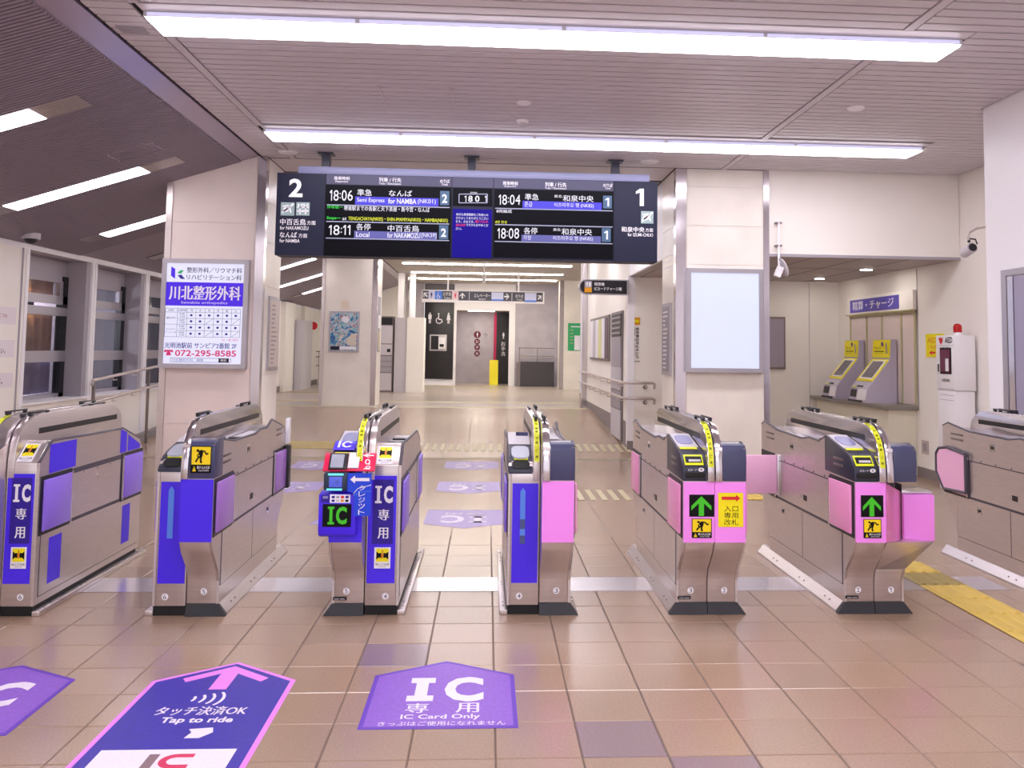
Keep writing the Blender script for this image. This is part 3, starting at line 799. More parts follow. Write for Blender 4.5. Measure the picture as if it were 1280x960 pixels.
disc_thing('ceiling_speaker', -2.00, 8.80, .10, .012, 'round white disc on the ceiling beside the left pillar', 'ceiling disc')
b = MB()
for a in ((-.84, -.29, 6.44, 6.455), (-.84, -.29, 6.945, 6.96), (-.84, -.825, 6.44, 6.96), (-.305, -.29, 6.44, 6.96)): b.box(a[0], a[1], a[2], a[3], CZ - .005, CZ, SLAT)
struct(b.build('trim_14'))
v = thing('ceiling_vent', (-2.17, 5.42, CZ), 'small grey grille in the narrow ceiling strip at upper left', 'vent')
for k in range(5): B('fin', v, -2.27, -2.11, 5.36 + k * .026, 5.378 + k * .026, CZ - .006, CZ + .002, GREYP)

# ================================================================ DEPARTURE BOARD
BX0, BX1, BY, BZ1, BZ0 = -2.063, 1.662, 8.65, 3.074, 2.272
bd = thing('departure_board', (-.2, 8.75, 2.7), 'wide dark departure board hanging over the gates with platform 2 left and platform 1 right', 'departure board')
B('casing', bd, BX0, BX1, BY + .002, 8.90, BZ0, BZ1, BOARD)
B('top_housing', bd, -1.87, 1.585, 8.68, 8.93, BZ1, 3.15, BOARDT, .004)
for x in (-1.626, -.187, 1.258):
    b = MB(); b.box(x - .04, x + .04, 8.77, 8.85, 3.148, CZ - .001, NAVYD); b.box(x - .075, x + .075, 8.74, 8.88, CZ - .018, CZ - .001, NAVYD); b.box(x - .10, x + .10, 8.74, 8.88, 3.15, 3.162, GREYL)
    b.build('hanger_bracket', bd)
p = Pr((BX0, BY, BZ1), (1, 0, 0), (0, 0, -1), BX1 - BX0, BZ1 - BZ0, (347, 215.5, 822, 317.6), slope=.0245, base=.001)
def pc(x, y): return 340 + x / 4.923, 180 + y / 4.923          # from the left enlargement
def pd(x, y): return 580 + x / 4.923, 180 + y / 4.923          # from the right enlargement
def L_(f, x0, y0, x1, y1): a = f(x0, y0); b = f(x1, y1); return a[0], a[1], b[0], b[1]
p.rect(406.8, 217.6, 765.8, 229.8, BOARDH, 1)
p.rect(407, 230.6, 561.5, 318.6, SCREEN, 1); p.rect(564, 234.5, 613, 257, SCREEN, 1); p.rect(564, 261, 613, 322, SCRP, 1)
p.rect(615.5, 236, 765.5, 322, SCREEN, 1)
for x in (406.3, 562, 614, 765.6): p.rect(x, 217.5 + (x - 406) * .0245, x + .8, 318.5 + (x - 406) * .0245, INK, 1.5)
p.build('screens', bd)
p.mb = MB()
def T(f, s, x0, y0, x1, y1, m, b=.0, l=3): p.text(s, *L_(f, x0, y0, x1, y1), m, l, b)
T(pc, '2', 108, 212, 190, 325, WHITE, .03); p.one(*L_(pd, 1055, 275, 1105, 383), WHITE, 3, .5)
for f, a in ((pc, (63, 357, 145, 438)), (pc, (155, 357, 236, 438)), (pd, (1088, 415, 1166, 492))):
    p.rect(*L_(f, *a), mat('grey_green_icon', '93A8A8', .4), 2)
for f, xc, yc in ((pc, 104, 397), (pd, 1127, 453)):
    x, y = f(xc, yc); p.line([(x - 7, y + 5), (x + 7, y - 6)], 2.2, WHITE, 3); p.line([(x - 6, y - 3), (x + 2, y - 4), (x + 4, y + 5)], 1.6, WHITE, 3); p.disc(x - 2, y + 1, 3.6, 2.8, WHITE, 3)
x, y = pc(195, 397)
for dx in (-3.4, 3.4): p.line([(x + dx - 2.5, y - 6), (x + dx, y), (x + dx, y + 7)], 1.5, WHITE, 3); p.line([(x + dx + 2.5, y - 6), (x + dx, y)], 1.5, WHITE, 3)
p.line([(x - 7, y - 2), (x + 7, y - 2)], 1.5, WHITE, 3); p.line([(x - 7, y + 3), (x + 7, y + 3)], 1.5, WHITE, 3)
T(pc, '中百舌鳥', 62, 457, 215, 495, WHITE, .02); T(pc, '方面', 222, 470, 274, 496, WHITE, .01); T(pc, 'for NAKAMOZU', 62, 502, 232, 524, WHITE, .01)
T(pc, 'なんば', 62, 538, 165, 572, WHITE, .02); T(pc, '方面', 174, 548, 226, 574, WHITE, .01); T(pc, 'for NAMBA', 62, 580, 182, 602, WHITE, .01)
T(pd, '和泉中央', 966, 512, 1110, 545, WHITE, .02); T(pd, '方面', 1116, 522, 1164, 546, WHITE, .01); T(pd, 'for IZUMI-CHUO', 1006, 552, 1164, 572, WHITE, .01)
T(pc, '発車時刻', 377, 198, 470, 220, WHITE, .01); T(pc, 'Departure', 386, 223, 462, 238, WHITE)
T(pc, '列車 / 行先', 650, 205, 785, 232, WHITE, .01); T(pc, 'Train / Destination', 650, 235, 784, 248, WHITE)
T(pc, 'のりば', 1022, 216, 1080, 238, WHITE, .01); T(pc, 'Track', 1030, 240, 1070, 254, WHITE)
T(pd, '発車時刻', 226, 228, 318, 252, WHITE, .01); T(pd, 'Departure', 236, 254, 308, 266, WHITE)
T(pd, '列車 / 行先', 488, 234, 620, 262, WHITE, .01); T(pd, 'Train / Destination', 488, 264, 620, 276, WHITE)
T(pd, 'のりば', 850, 242, 908, 264, WHITE, .01); T(pd, 'Track', 862, 266, 896, 278, WHITE)
# rows, platform 2
p.rect(*L_(pc, 508, 322, 1015, 372), EBL, 2); p.rect(*L_(pc, 508, 533, 1010, 578), EBL2, 2)
p.rect(*L_(pc, 1024, 288, 1080, 376), ETK, 2); p.rect(*L_(pc, 1022, 500, 1078, 586), ETK, 2)
for y0 in (370, 472, 574): p.rect(*L_(pc, 338, y0, 1084, y0 + 6), EWD, 2)
p.digits('18:06', *L_(pc, 352, 283, 496, 348), EW); p.digits('18:11', *L_(pc, 352, 498, 492, 558), EW)
T(pc, '準急', 520, 277, 608, 318, EW, .01); T(pc, 'なんば', 712, 283, 852, 320, EW, .01); T(pc, '2', 1036, 308, 1068, 362, EW, .03); T(pc, '2', 1034, 520, 1066, 572, EW, .03)
T(pc, 'Semi Express', 520, 330, 686, 362, EW, .005); T(pc, 'for NAMBA', 708, 334, 880, 366, EW, .015); T(pc, '(NK01)', 888, 338, 998, 372, EW)
T(pc, '各停', 520, 488, 606, 528, EW, .01); T(pc, '中百舌鳥', 710, 498, 900, 538, EW, .01)
T(pc, 'Local', 520, 540, 600, 570, EW, .01); T(pc, 'for NAKAMOZU', 708, 544, 908, 576, EW, .01); T(pc, '[NK59]', 916, 548, 1006, 580, EW)
T(pc, '停車駅ー', 340, 376, 436, 396, EGR, .02); T(pc, '堺東駅までの各駅と天下茶屋・新今宮・なんば', 442, 378, 962, 408, EW, .01)
T(pc, 'Stops―', 340, 444, 424, 466, EGR, .02); T(pc, 'at', 434, 450, 460, 468, EW); T(pc, 'TENGACHAYA(NK05)・SHIN-IMAMIYA(NK03)・NAMBA(NK01)', 470, 446, 1074, 474, EYE, .015)
# clock and message
T(pd, '現在時刻', 26, 294, 68, 304, EW); p.frame(*L_(pc, 1140, 308, 1140, 362)[:2], *pd(132, 362), 1., EWD, 2)
for c_, x in (('1', 1172), ('8', 1194), ('0', 1236), ('1', 1296)): p.digits(c_, *L_(pc, x, 318, x + (18 if c_ == '1' else 32), 356), EW, 3, .02)
for k, s in enumerate(('本日も南海電鉄をご利用いた', 'だきましてありがとうござい', 'ます。みなさま、', '', 'さい。')):
    y = 425 + k * 22
    if s: T(pc, s, 1124, y, {2: 1236, 4: 1160}.get(k, 1322), y + 16, EW, .01)
T(pc, '駆け込み', 1242, 469, 1322, 486, ERE, .02); T(pc, '乗車は危険', 1124, 491, 1182, 507, ERE, .02); T(pc, 'ですからおやめくだ', 1186, 491, 1322, 507, EW, .01)
# rows, platform 1
p.rect(*L_(pd, 350, 350, 842, 398), EBL, 2); p.rect(*L_(pd, 346, 560, 838, 600), EBL2, 2)
p.rect(*L_(pd, 850, 318, 905, 398), ETK, 2); p.rect(*L_(pd, 844, 522, 900, 606), ETK, 2)
for y0 in (393, 494, 598): p.rect(*L_(pd, 182, y0, 910, y0 + 6), EWD, 2)
p.digits('18:04', *L_(pd, 200, 312, 338, 374), EW); p.digits('18:08', *L_(pd, 196, 520, 334, 584), EW)
T(pd, '準急', 364, 305, 448, 345, EW, .01); T(pd, '泉北', 545, 312, 594, 330, EW, .01); T(pd, '和泉中央', 600, 314, 790, 354, EW, .01)
T(pd, '各停', 360, 515, 444, 556, EW, .01); T(pd, '泉北', 541, 520, 588, 538, EW, .01); T(pd, '和泉中央', 594, 522, 782, 562, EW, .01)
T(pd, '준급', 362, 356, 410, 386, EW); T(pd, '이즈미주오 행 (NK82)', 546, 362, 792, 392, EW)
T(pd, '각정', 358, 564, 404, 592, EW); T(pd, '이즈미주오 행 (NK82)', 541, 568, 788, 598, EW)
p.one(*L_(pd, 864, 332, 888, 386), EW, 3, .45); p.one(*L_(pd, 858, 538, 882, 592), EW, 3, .45)
T(pd, '8両編成', 190, 402, 284, 424, EW, .01); T(pd, '8량 편성', 184, 472, 254, 490, EYE, .01)
p.build('lettering', bd)

# ================================================================ LIGHTBOXES
def lightbox(x0, x1, z0, z1, y, depth, fw, label, face):
    t = thing('lightbox_sign', ((x0 + x1) / 2, y, z0), label, 'lightbox')
    b = MB(); b.box(x0, x1, y - depth, y, z0, z0 + fw, ALU); b.box(x0, x1, y - depth, y, z1 - fw, z1, ALU)
    b.box(x0, x0 + fw, y - depth, y, z0 + fw, z1 - fw, ALU); b.box(x1 - fw, x1, y - depth, y, z0 + fw, z1 - fw, ALU)
    b.build('frame', t)
    B('face', t, x0 + fw, x1 - fw, y - depth + .012, y - .002, z0 + fw, z1 - fw, face)
    return t
LB = lightbox(-3.215, -2.375, 1.165, 2.245, 9.01, .085, .045, 'backlit white and violet clinic sign on the left pillar', SIGNE)
p = Pr((-3.17, 8.937, 2.20), (1, 0, 0), (0, 0, -1), .75, .99, (0, 0, 640, 870), base=.001)
p.poly([(35, 30), (68, 50), (70, 138), (35, 112)], SIGNP, 2); p.poly([(85, 88), (110, 62), (140, 62), (118, 92)], SIGNG, 2); p.poly([(90, 108), (120, 100), (152, 138), (118, 138)], SIGNI, 2)
p.text('整形外科／リウマチ科', 165, 34, 620, 82, SIGNK, 2, .02); p.text('リハビリテーション科', 165, 96, 620, 144, SIGNK, 2, .02)
p.rect(0, 165, 640, 370, SIGNP, 2); p.text('川北整形外科', 28, 195, 615, 318, WHITE, 3, .035); p.text('kawakita orthopedics', 130, 330, 510, 358, WHITE, 3)
X_ = [0, 100, 180, 253, 327, 400, 473, 547, 620]; Y_ = [392, 425, 478, 530, 584, 638]
for x in X_: p.rect(x, 392, x + 2.5, 638, SIGNK, 2)
for y in Y_:
    p.rect(0 if y in (392, 425, 530, 638) else 100, y, 622, y + 2.5, SIGNK, 2)
for i, s in enumerate('月火水木金土'): p.text(s, X_[i + 2] + 24, 398, X_[i + 2] + 48, 420, SIGNK, 2)
p.text('診療科', 25, 400, 75, 418, SIGNK, 2); p.text('診療時間', 105, 400, 176, 418, SIGNK, 2); p.text('整形外科', 14, 466, 88, 486, SIGNK, 2); p.text('リハビリ', 14, 564, 88, 582, SIGNK, 2); p.text('テーション科', 6, 592, 96, 608, SIGNK, 2)
for r in range(4):
    y = (Y_[r + 1] + Y_[r + 2]) / 2; p.text(('9:00', '16:00', '9:00', '16:00')[r], 118, y - 18, 162, y - 2, SIGNK, 2); p.text(('-12:00', '-19:00', '-12:00', '-19:00')[r], 115, y + 4, 166, y + 18, SIGNK, 2)
    for i in range(6):
        x = (X_[i + 2] + X_[i + 3]) / 2
        if r in (1, 3) and i in (2, 5): p.line([(X_[i + 2] + 8, y + 22), (X_[i + 3] - 6, y - 22)], 2.5, SIGNK, 2)
        else: p.disc(x, y, 11, 10, SIGNI, 2)
p.text('日・祝 休診', 480, 652, 612, 672, SIGNR, 2)
p.text('光明池駅前 サンピア2番館 2F', 8, 688, 600, 738, SIGNI, 2, .02); p.text('072-295-8585', 95, 752, 598, 806, SIGNR, 2, .02)
p.poly([(8, 752), (76, 752), (80, 772), (64, 774), (60, 766), (54, 766), (64, 800), (20, 800), (30, 766), (24, 766), (20, 774), (4, 772)], SIGNR, 2)
p.frame(60, 822, 555, 856, 3, SIGNK, 2); p.text('川北整形外科　検索', 72, 828, 330, 850, SIGNI, 2); p.rect(455, 822, 540, 856, SIGNK, 2); p.text('検索', 470, 827, 520, 851, WHITE, 3)
p.build('lettering', LB)
lightbox(2.04, 2.84, 1.185, 2.255, 9.09, .085, .045, 'blank glowing white lightbox on the right pillar', mat('blank_lightbox_face', 'DCE2FF', .4, emit=.54))

# posters on the pillar sides and on the mid-distance pillar
def side_poster(x, s, y0, y1, z0, z1, label, m, dark=False):
    t = thing('framed_notice', (x, y0, z0), label, 'poster')
    xx = sorted((x, x + s * .02)); B('frame', t, xx[0], xx[1], y0, y1, z0, z1, ALU)
    xx = sorted((x + s * .02, x + s * .022)); B('sheet', t, xx[0], xx[1], y0 + .03, y1 - .03, z0 + .04, z1 - .04, m)
    U = (0, 1, 0) if s > 0 else (0, -1, 0)
    p = Pr((x + s * .022, y0 + .03 if s > 0 else y1 - .03, z1 - .04), U, (0, 0, -1), y1 - y0 - .06, z1 - z0 - .08, (0, 0, 40, 90), base=.0015)
    rr = random.Random(3 + int(s)); c = WHITEP if dark else mat('pale_grey_print', 'A49A9A', .5)
    for k in range(14): y = 6 + k * 6; p.rect(6, y, 6 + rr.uniform(12, 28), y + 2, c, 1)
    p.build('printed_lines', t)
side_poster(-2.262, 1, 9.28, 9.72, 1.14, 1.91, 'narrow framed pale notice on the right side of the left pillar', mat('pale_notice_sheet', 'DCCFC8', .4))
side_poster(1.943, -1, 9.30, 9.72, 1.14, 1.91, 'narrow framed grey notice on the left side of the right pillar', mat('grey_notice_sheet', '8E8898', .3), True)
pm = mat('marbled_poster_print', '6A8AB8', .4)
nt = pm.node_tree; nz = nt.nodes.new('ShaderNodeTexNoise'); nz.inputs['Scale'].default_value = 5.5; nz.inputs['Detail'].default_value = 6; nz.inputs['Distortion'].default_value = 2.5
cr = nt.nodes.new('ShaderNodeValToRGB'); el = cr.color_ramp.elements
el[0].position = .3; el[0].color = lin('2A3C86') + (1,); el[1].position = .68; el[1].color = lin('F2EEDC') + (1,)
for pos, h in ((.42, '3F7FB8'), (.48, '8CC4C8'), (.53, 'D8DCE8'), (.58, 'B85A78'), (.62, '4C8070')):
    e = el.new(pos); e.color = lin(h) + (1,)
tcx = nt.nodes.new('ShaderNodeTexCoord'); nt.links.new(tcx.outputs['Object'], nz.inputs['Vector'])
nt.links.new(nz.outputs[0], cr.inputs[0]); nt.links.new(cr.outputs[0], nt.nodes['Principled BSDF'].inputs['Base Color'])
t = thing('poster', (-2.67, 16.78, 1.30), 'colourful blue and white picture poster on the mid-distance pillar', 'poster')
B('frame', t, -2.95, -2.39, 16.76, 16.79, 1.29, 2.05, ALU); B('print', t, -2.92, -2.42, 16.752, 16.76, 1.32, 2.02, pm)
p = Pr((-2.92, 16.752, 2.02), (1, 0, 0), (0, 0, -1), .5, .7, (0, 0, 50, 70), base=.002); p.disc(27, 12, 7, 6, WHITE, 1); p.rect(18, 62, 48, 68, WHITE, 1); p.rect(1, 62, 17, 69, BOARD, 1); p.poly([(31, 46), (48, 36), (48, 60), (31, 60)], mat('beige_print', 'DAD0C0', .5), 1); p.build('shapes', t)
pn = thing('paper_notice', (-2.67, 16.79, 2.08), 'small pale square notice above the colourful poster', 'notice')
B('sheet', pn, -2.74, -2.60, 16.785, 16.79, 2.09, 2.25, mat('cream_paper', 'F0E2CC', .5))
sp = thing('framed_notice', (-2.09, 17.1, 1.3), 'narrow framed notices on the right side of the mid-distance pillar', 'poster')
B('frame', sp, -2.088, -2.07, 16.98, 17.3, 1.30, 2.35, GREYP); B('sheet', sp, -2.07, -2.067, 17.0, 17.28, 1.75, 2.0, WHITEP); B('sheet', sp, -2.07, -2.067, 17.0, 17.28, 1.33, 1.70, TACTP)
# green poster on the far right pillar
t = thing('poster', (2.43, 24.49, 1.37), 'green poster with a white label on the far right pillar', 'poster')
B('print', t, 2.22, 2.66, 24.478, 24.49, 1.36, 2.12, GREEN)
p = Pr((2.22, 24.478, 2.12), (1, 0, 0), (0, 0, -1), .44, .76, (0, 0, 44, 76), base=.002); p.rect(18, 34, 34, 74, WHITE, 1); p.rect(8, 8, 40, 11, WHITE, 1)
for k in range(5): p.rect(6, 18 + k * 9, 15, 20 + k * 9, TACTP, 1)
p.build('printed_lines', t)
# hanging way sign at the far end
t = thing('hanging_sign', (-.12, 22.0, 2.55), 'long hanging way sign with arrows and toilet symbols in front of the toilet entrance', 'sign')
B('casing', t, -1.63, 1.395, 22.0, 22.12, 2.52, 2.82, WHITEP)
for x in (-1.0, .75): MB().cyl((x, 22.06, 2.82), .02, CZ - 2.82, WHITEP, n=8).build('rod', t)
p = Pr((-1.63, 22.0, 2.82), (1, 0, 0), (0, 0, -1), 3.025, .30, (60, 112, 1205, 212), base=.003); G = mat('slate_sign', '4C4E60', .4)
p.rect(66, 120, 120, 186, G, 1); p.arrow(92, 153, 50, 50, -PI / 4, WHITE, 2); p.rect(120, 120, 180, 186, mat('pale_blue_sign', 'D8DCFF', .4), 1); p.man(148, 155, 46, BOARD, 2)
p.rect(180, 120, 248, 190, SKYB, 1); p.wheel(212, 158, 52, WHITE, 2); p.rect(248, 120, 338, 190, G, 1); p.text('お手洗', 256, 130, 330, 160, WHITE, 2, .01); p.text('Toilets', 262, 168, 326, 186, WHITE, 2)
p.rect(338, 120, 400, 190, mat('pale_pink_sign', 'F2D8E4', .4), 1); p.man(370, 156, 46, MATS['crimson_sheet'], 2, True)
p.rect(400, 120, 1190, 196, G, 1); p.arrow(436, 156, 48, 48, 0, WHITE, 2); p.rect(498, 126, 502, 192, WHITE, 2); p.text('エレベーター', 545, 138, 698, 168, WHITE, 2, .01); p.text('Elevator', 590, 174, 656, 188, WHITE, 2)
p.rect(708, 124, 820, 182, mat('pale_blue_sign', 'D8DCFF', .4), 2); p.rect(708, 182, 820, 194, SKYB, 2); p.arrow(852, 158, 48, 48, PI / 2, WHITE, 2); p.rect(898, 126, 902, 192, WHITE, 2)
p.text('のりば', 934, 138, 1006, 166, WHITE, 2, .01); p.text('Tracks', 942, 174, 1000, 188, WHITE, 2); p.rect(1020, 124, 1130, 186, MATS['pale_blue_sign'], 2); p.rect(1020, 186, 1130, 200, SKYB, 2); p.arrow(1162, 160, 46, 46, PI / 4, WHITE, 2)
p.build('lettering', t)
t = thing('hanging_camera', (-.1, 19.5, 3.0), 'small white hanging device under the far corridor ceiling', 'camera')
MB().cyl((-.1, 19.5, 2.98), .015, CZ - 2.98, WHITEP, n=8).build('rod', t); MB().cyl((-.1, 19.5, 2.82), .03, .17, WHITEP, n=10, r2=.05).build('body', t, smooth=True); MB().cyl((-.1, 19.5, CZ - .05), .09, .03, WHITEP, n=12).build('mount', t)

# projecting sign by the corridor corner
t = thing('projecting_sign', (1.6, 12.17, 2.25), 'black projecting sign for IC card charging by the corridor corner', 'sign')
pts = [(1.93, 2.155), (1.93, 2.365)] + [(1.345 + .105 * math.cos(a), 2.26 + .105 * math.sin(a)) for a in [PI / 2 + PI * k / 10 for k in range(11)]]
MB().prism(pts, 'y', 12.08, 12.17, ALU).build('casing', t)
pts2 = [(1.90, 2.17), (1.90, 2.35)] + [(1.345 + .09 * math.cos(a), 2.26 + .09 * math.sin(a)) for a in [PI / 2 + PI * k / 10 for k in range(11)]]
MB().prism(pts2, 'y', 12.072, 12.08, BLACK).build('face', t)
p = Pr((1.24, 12.072, 2.365), (1, 0, 0), (0, 0, -1), .69, .21, (265, 145, 672, 255), base=.002)
p.rect(310, 160, 368, 205, GREYP, 1); p.rect(310, 206, 368, 240, ORANGE, 1); p.man(330, 182, 34, WHITE, 2); p.rect(345, 168, 360, 200, WHITE, 2)
p.text('精算機', 390, 168, 470, 192, WHITE, 1, .015); p.text('ICカードチャージ機', 390, 200, 612, 226, WHITE, 1, .015); p.build('lettering', t)
# corridor wall: framed timetable, tall service door, handrails
t = thing('notice_board', (1.94, 15.2, 1.2), 'framed strip of white timetables on the corridor wall', 'notice board')
B('frame', t, 1.915, 1.949, 14.0, 16.5, 1.22, 1.96, STEELD); 
cols = [WHITE, GREYL, WHITE, mat('light_yellow_paper', 'E8E6A0', .5), WHITE, mat('brown_poster_print', '6A5664', .5)]
for k in range(6):
    a = 16.45 - k * .40; B('poster', t, 1.910, 1.915, a - .37, a, 1.26, 1.92, cols[k])
t = thing('service_cabinet', (1.94, 13.1, .2), 'tall grey service door with black louvre at its top in the corridor wall', 'cabinet')
B('frame', t, 1.925, 1.949, 12.66, 13.75, fz(13.2) + .005, 1.97, STEELD)
B('louvre_box', t, 1.918, 1.925, 12.72, 13.69, 1.60, 1.93, BLACK)
for k in range(4): B('slat', t, 1.908, 1.918, 12.74, 13.67, 1.64 + k * .075, 1.665 + k * .075, GREYP)
for a, c in ((1.16, 1.59), (.82, 1.15), (.55, .80), (.12, .53)): B('panel', t, 1.915, 1.925, 12.72, 13.69, a, c, GREYL if c < 1.2 and c > .9 or c < .6 else GREYP)
t = thing('handrail', (1.9, 14, .9), 'double steel handrail along the corridor wall and round its corner', 'handrail')
for z in (.955, .745):
    MB().tube([(1.86, 17.9, z + .01), (1.86, 15, z + .005), (1.865, 12.3, z), (1.885, 12.14, z), (1.95, 12.105, z), (2.27, 12.105, z), (2.30, 12.12, z - .015), (2.30, 12.13, z - .08)], .019, STEEL, 8).build('rail', t, smooth=True)
    for y in (12.6, 13.7, 14.5, 15.3, 16.1, 16.9): MB().tube([(1.86, y, z - .01), (1.86, y, z - .06), (1.948, y, z - .06)], .008, STEEL, 6).build('bracket', t)
    MB().tube([(2.18, 12.105, z - .01), (2.18, 12.105, z - .06), (2.18, 12.197, z - .06)], .009, STEEL, 6).build('bracket', t); MB().cyl((2.18, 12.18, z - .06), .03, .015, STEELD, axis='y', n=12).build('rosette', t)
t = thing('wall_notice', (2.04, 12.19, 1.5), 'yellow square with two vertical lines of black characters on the corner wall', 'notice')
p = Pr((1.99, 12.197, 1.86), (1, 0, 0), (0, 0, -1), .13, .62, (705, 435, 770, 770), base=.002)
p.rect(708, 438, 764, 494, ORANGE, 1); p.rect(716, 455, 756, 475, YELLOW, 2); p.vtext('精算機は改札外にも', 736, 512, 756, 745, INK, 1, .03); p.vtext('設置しています', 716, 512, 732, 740, INK, 1, .02); p.rect(712, 764, 764, 768, INK, 1); p.build('lettering', t)

# ================================================================ ALCOVE
t = thing('service_counter', (4.78, 11.2, 0), 'long cream counter with a grey top under the fare machines', 'counter')
MB().prism([(4.66, 10.12), (4.994, 10.12), (4.994, 12.37), (4.66, 12.37)], 'z', .001, .755, mat('counter_cream', 'EDE7D2', .5)).build('base', t)
MB().prism([(4.60, 10.07), (4.994, 10.05), (4.994, 12.38), (4.56, 12.38)], 'z', .755, .80, mat('counter_top_grey', '8E8880', .35)).build('worktop', t, .004)
B('recess_panel', t, 4.655, 4.66, 10.2, 12.2, .12, .70, MATS['counter_cream'])
SH = mat('pale_shutter', 'E4D4CE', .5); KH = mat('khaki_frame', 'C4BC94', .5)
t = thing('service_window', (4.98, 11.0, .8), 'pale shuttered service window behind the fare machines', 'window')
b = MB()
for y in (10.08, 10.42, 10.95, 11.40, 11.92): b.box(4.975, 4.993, y, y + .035, .80, 1.91, KH)
b.box(4.97, 4.993, 10.08, 11.955, 1.88, 1.92, KH); b.build('frame', t)
for a, c in ((10.13, 10.41), (10.47, 10.94), (11.0, 11.39), (11.45, 11.91)): B('shutter', t, 4.982, 4.993, a, c, .81, 1.87, SH)
t = thing('wall_sign', (4.95, 11.0, 1.95), 'violet sign with white lettering above the fare machines', 'sign')
B('backing_box', t, 4.95, 4.993, 10.07, 11.97, 1.925, 2.15, CREAM, .004); B('lintel', t, 4.93, 4.993, 10.07, 11.97, 1.91, 1.925, KH)
B('sheet', t, 4.946, 4.95, 10.42, 11.86, 1.945, 2.115, mat('indigo_sign', '5A4CC0', .4))
p = Pr((4.946, 11.86, 2.115), (0, -1, 0), (0, 0, -1), 1.44, .17, (372, 195, 695, 275), base=.002)
p.text('精算・チャージ', 392, 205, 665, 262, WHITE, 1, .02); p.build('lettering', t)
MG = mat('machine_lilac_grey', 'D2CCDA', .35); MGS = mat('machine_side_lilac', 'C6BED2', .4)
def fare_machine(y0, y1, label):
    t = thing('fare_machine', (4.8, (y0 + y1) / 2, .80), label, 'fare machine', None)
    z = .801
    body = [(4.966, z), (4.966, 1.575), (4.90, 1.575), (4.885, 1.33), (4.66, 1.05), (4.60, .97), (4.57, z)]
    b = MB(); n = len(body)
    b.prism([(x, zz) for x, zz in body], 'y', y0, y1, MGS); b.build('cabinet', t)
    def on(name, x0, z0, x1, z1, ya, yb, tk, m):
        d = Vector((x1 - x0, 0, z1 - z0)).normalized(); nn = Vector((-d.z, 0, d.x))
        if nn.x > 0: nn = -nn
        v = [Vector((x0, ya, z0)), Vector((x0, yb, z0)), Vector((x1, yb, z1)), Vector((x1, ya, z1))]
        MB().hexa(v + [q + nn * tk for q in v], m).build(name, t)
    def L(k, x0, z0, x1, z1): return (x0 + (x1 - x0) * k, z0 + (z1 - z0) * k)
    S = (4.66, 1.05, 4.885, 1.33)
    a = L(.03, *S); c = L(.99, *S)
    on('screen_surround', *a, *c, y0 + .02, y1 - .02, .006, YELLOW)
    a = L(.12, *S); c = L(.93, *S); on('screen_bezel', *a, *c, y0 + .06, y1 - .07, .010, WHITEP)
    a = L(.18, *S); c = L(.88, *S); on('screen', *a, *c, y0 + .09, y1 - .11, .013, mat('machine_screen', '6E6670', .15))
    on('header_panel', 4.886, 1.35, 4.90, 1.57, y0 + .015, y1 - .01, .006, YELLOW)
    p = Pr((4.880, y1 - .01, 1.565), (0, -1, 0), (.06, 0, -1), y1 - y0 - .02, .21, (0, 0, 50, 22), base=.006)
    p.disc(31, 5, 3.2, 3.2, mat('violet_dot', '6A4A9A', .5), 2); p.text('チャージ', 8, 8, 26, 12, INK, 1, .01); p.rect(6, 14, 34, 15, INK, 1); p.rect(6, 17, 30, 18, INK, 1); p.rect(40, 4, 44, 19, GREYP, 1); p.build('lettering', t)
    on('coin_unit', 4.602, .97, 4.655, 1.045, y0 + .03, y1 - .03, .005, MG)
    on('cash_slot', 4.582, .86, 4.60, .95, y1 - .20, y1 - .04, .012, BLACK)
    on('receipt_slot', 4.610, .985, 4.622, 1.0, y0 + .16, y1 - .18, .012, BLACK); on('light_bar', 4.606, .975, 4.612, .985, y1 - .17, y1 - .05, .012, YELLOWG)
    on('front_panel', 4.572, .83, 4.602, .965, y0 + .02, y1 - .24, .006, WHITEP)
    on('foot_trim', 4.568, .803, 4.574, .825, y0 + .1, y1, .01, BLACK)
fare_machine(11.47, 11.93, 'grey and yellow fare adjustment machine on the counter, left of the two')
fare_machine(10.54, 11.04, 'grey and yellow fare adjustment machine on the counter, right of the two')
# AED cabinet
t = thing('aed_cabinet', (4.85, 8.97, 0), 'tall white emergency AED cabinet with a red lamp on top', 'cabinet')
B('lower_cabinet', t, 4.76, 4.96, 8.80, 9.16, .001, 1.03, WHITEP, .006); B('upper_cabinet', t, 4.75, 4.97, 8.79, 9.17, 1.034, 1.60, WHITEP, .008)
B('window_frame', t, 4.744, 4.751, 8.86, 9.08, 1.20, 1.47, INK); B('window', t, 4.740, 4.744, 8.875, 9.065, 1.215, 1.455, mat('plum_device', '6A1648', .12, coat=.6))
p = Pr((4.75, 9.17, 1.60), (0, -1, 0), (0, 0, -1), .38, .6, (0, 0, 38, 60), base=.0025)
p.text('AED', 19, 2, 34, 8, INK, 1, .02); p.poly([(6, 3), (10, 2), (13, 4), (12, 10), (9, 8)], RED, 1); p.poly([(12, 3), (15, 2.5), (14, 7), (12.5, 8)], RED, 1); p.rect(2, 10.3, 37, 10.6, GREYP, 1); p.text('自動体外式除細動器', 10, 12, 28, 13.6, INK, 1); p.text('設置施設', 12, 45, 28, 48, INK, 1, .02)
p.rect(6, 55, 36, 55.3, GREYP, 1); p.build('lettering', t)
B('device_label', t, 4.7385, 4.740, 8.90, 8.96, 1.23, 1.36, WHITE); B('pull_tab', t, 4.744, 4.75, 9.11, 9.13, 1.22, 1.30, BLACK)
for z in (.98, .93): B('groove', t, 4.757, 4.76, 8.84, 9.12, z, z + .004, GREYP)
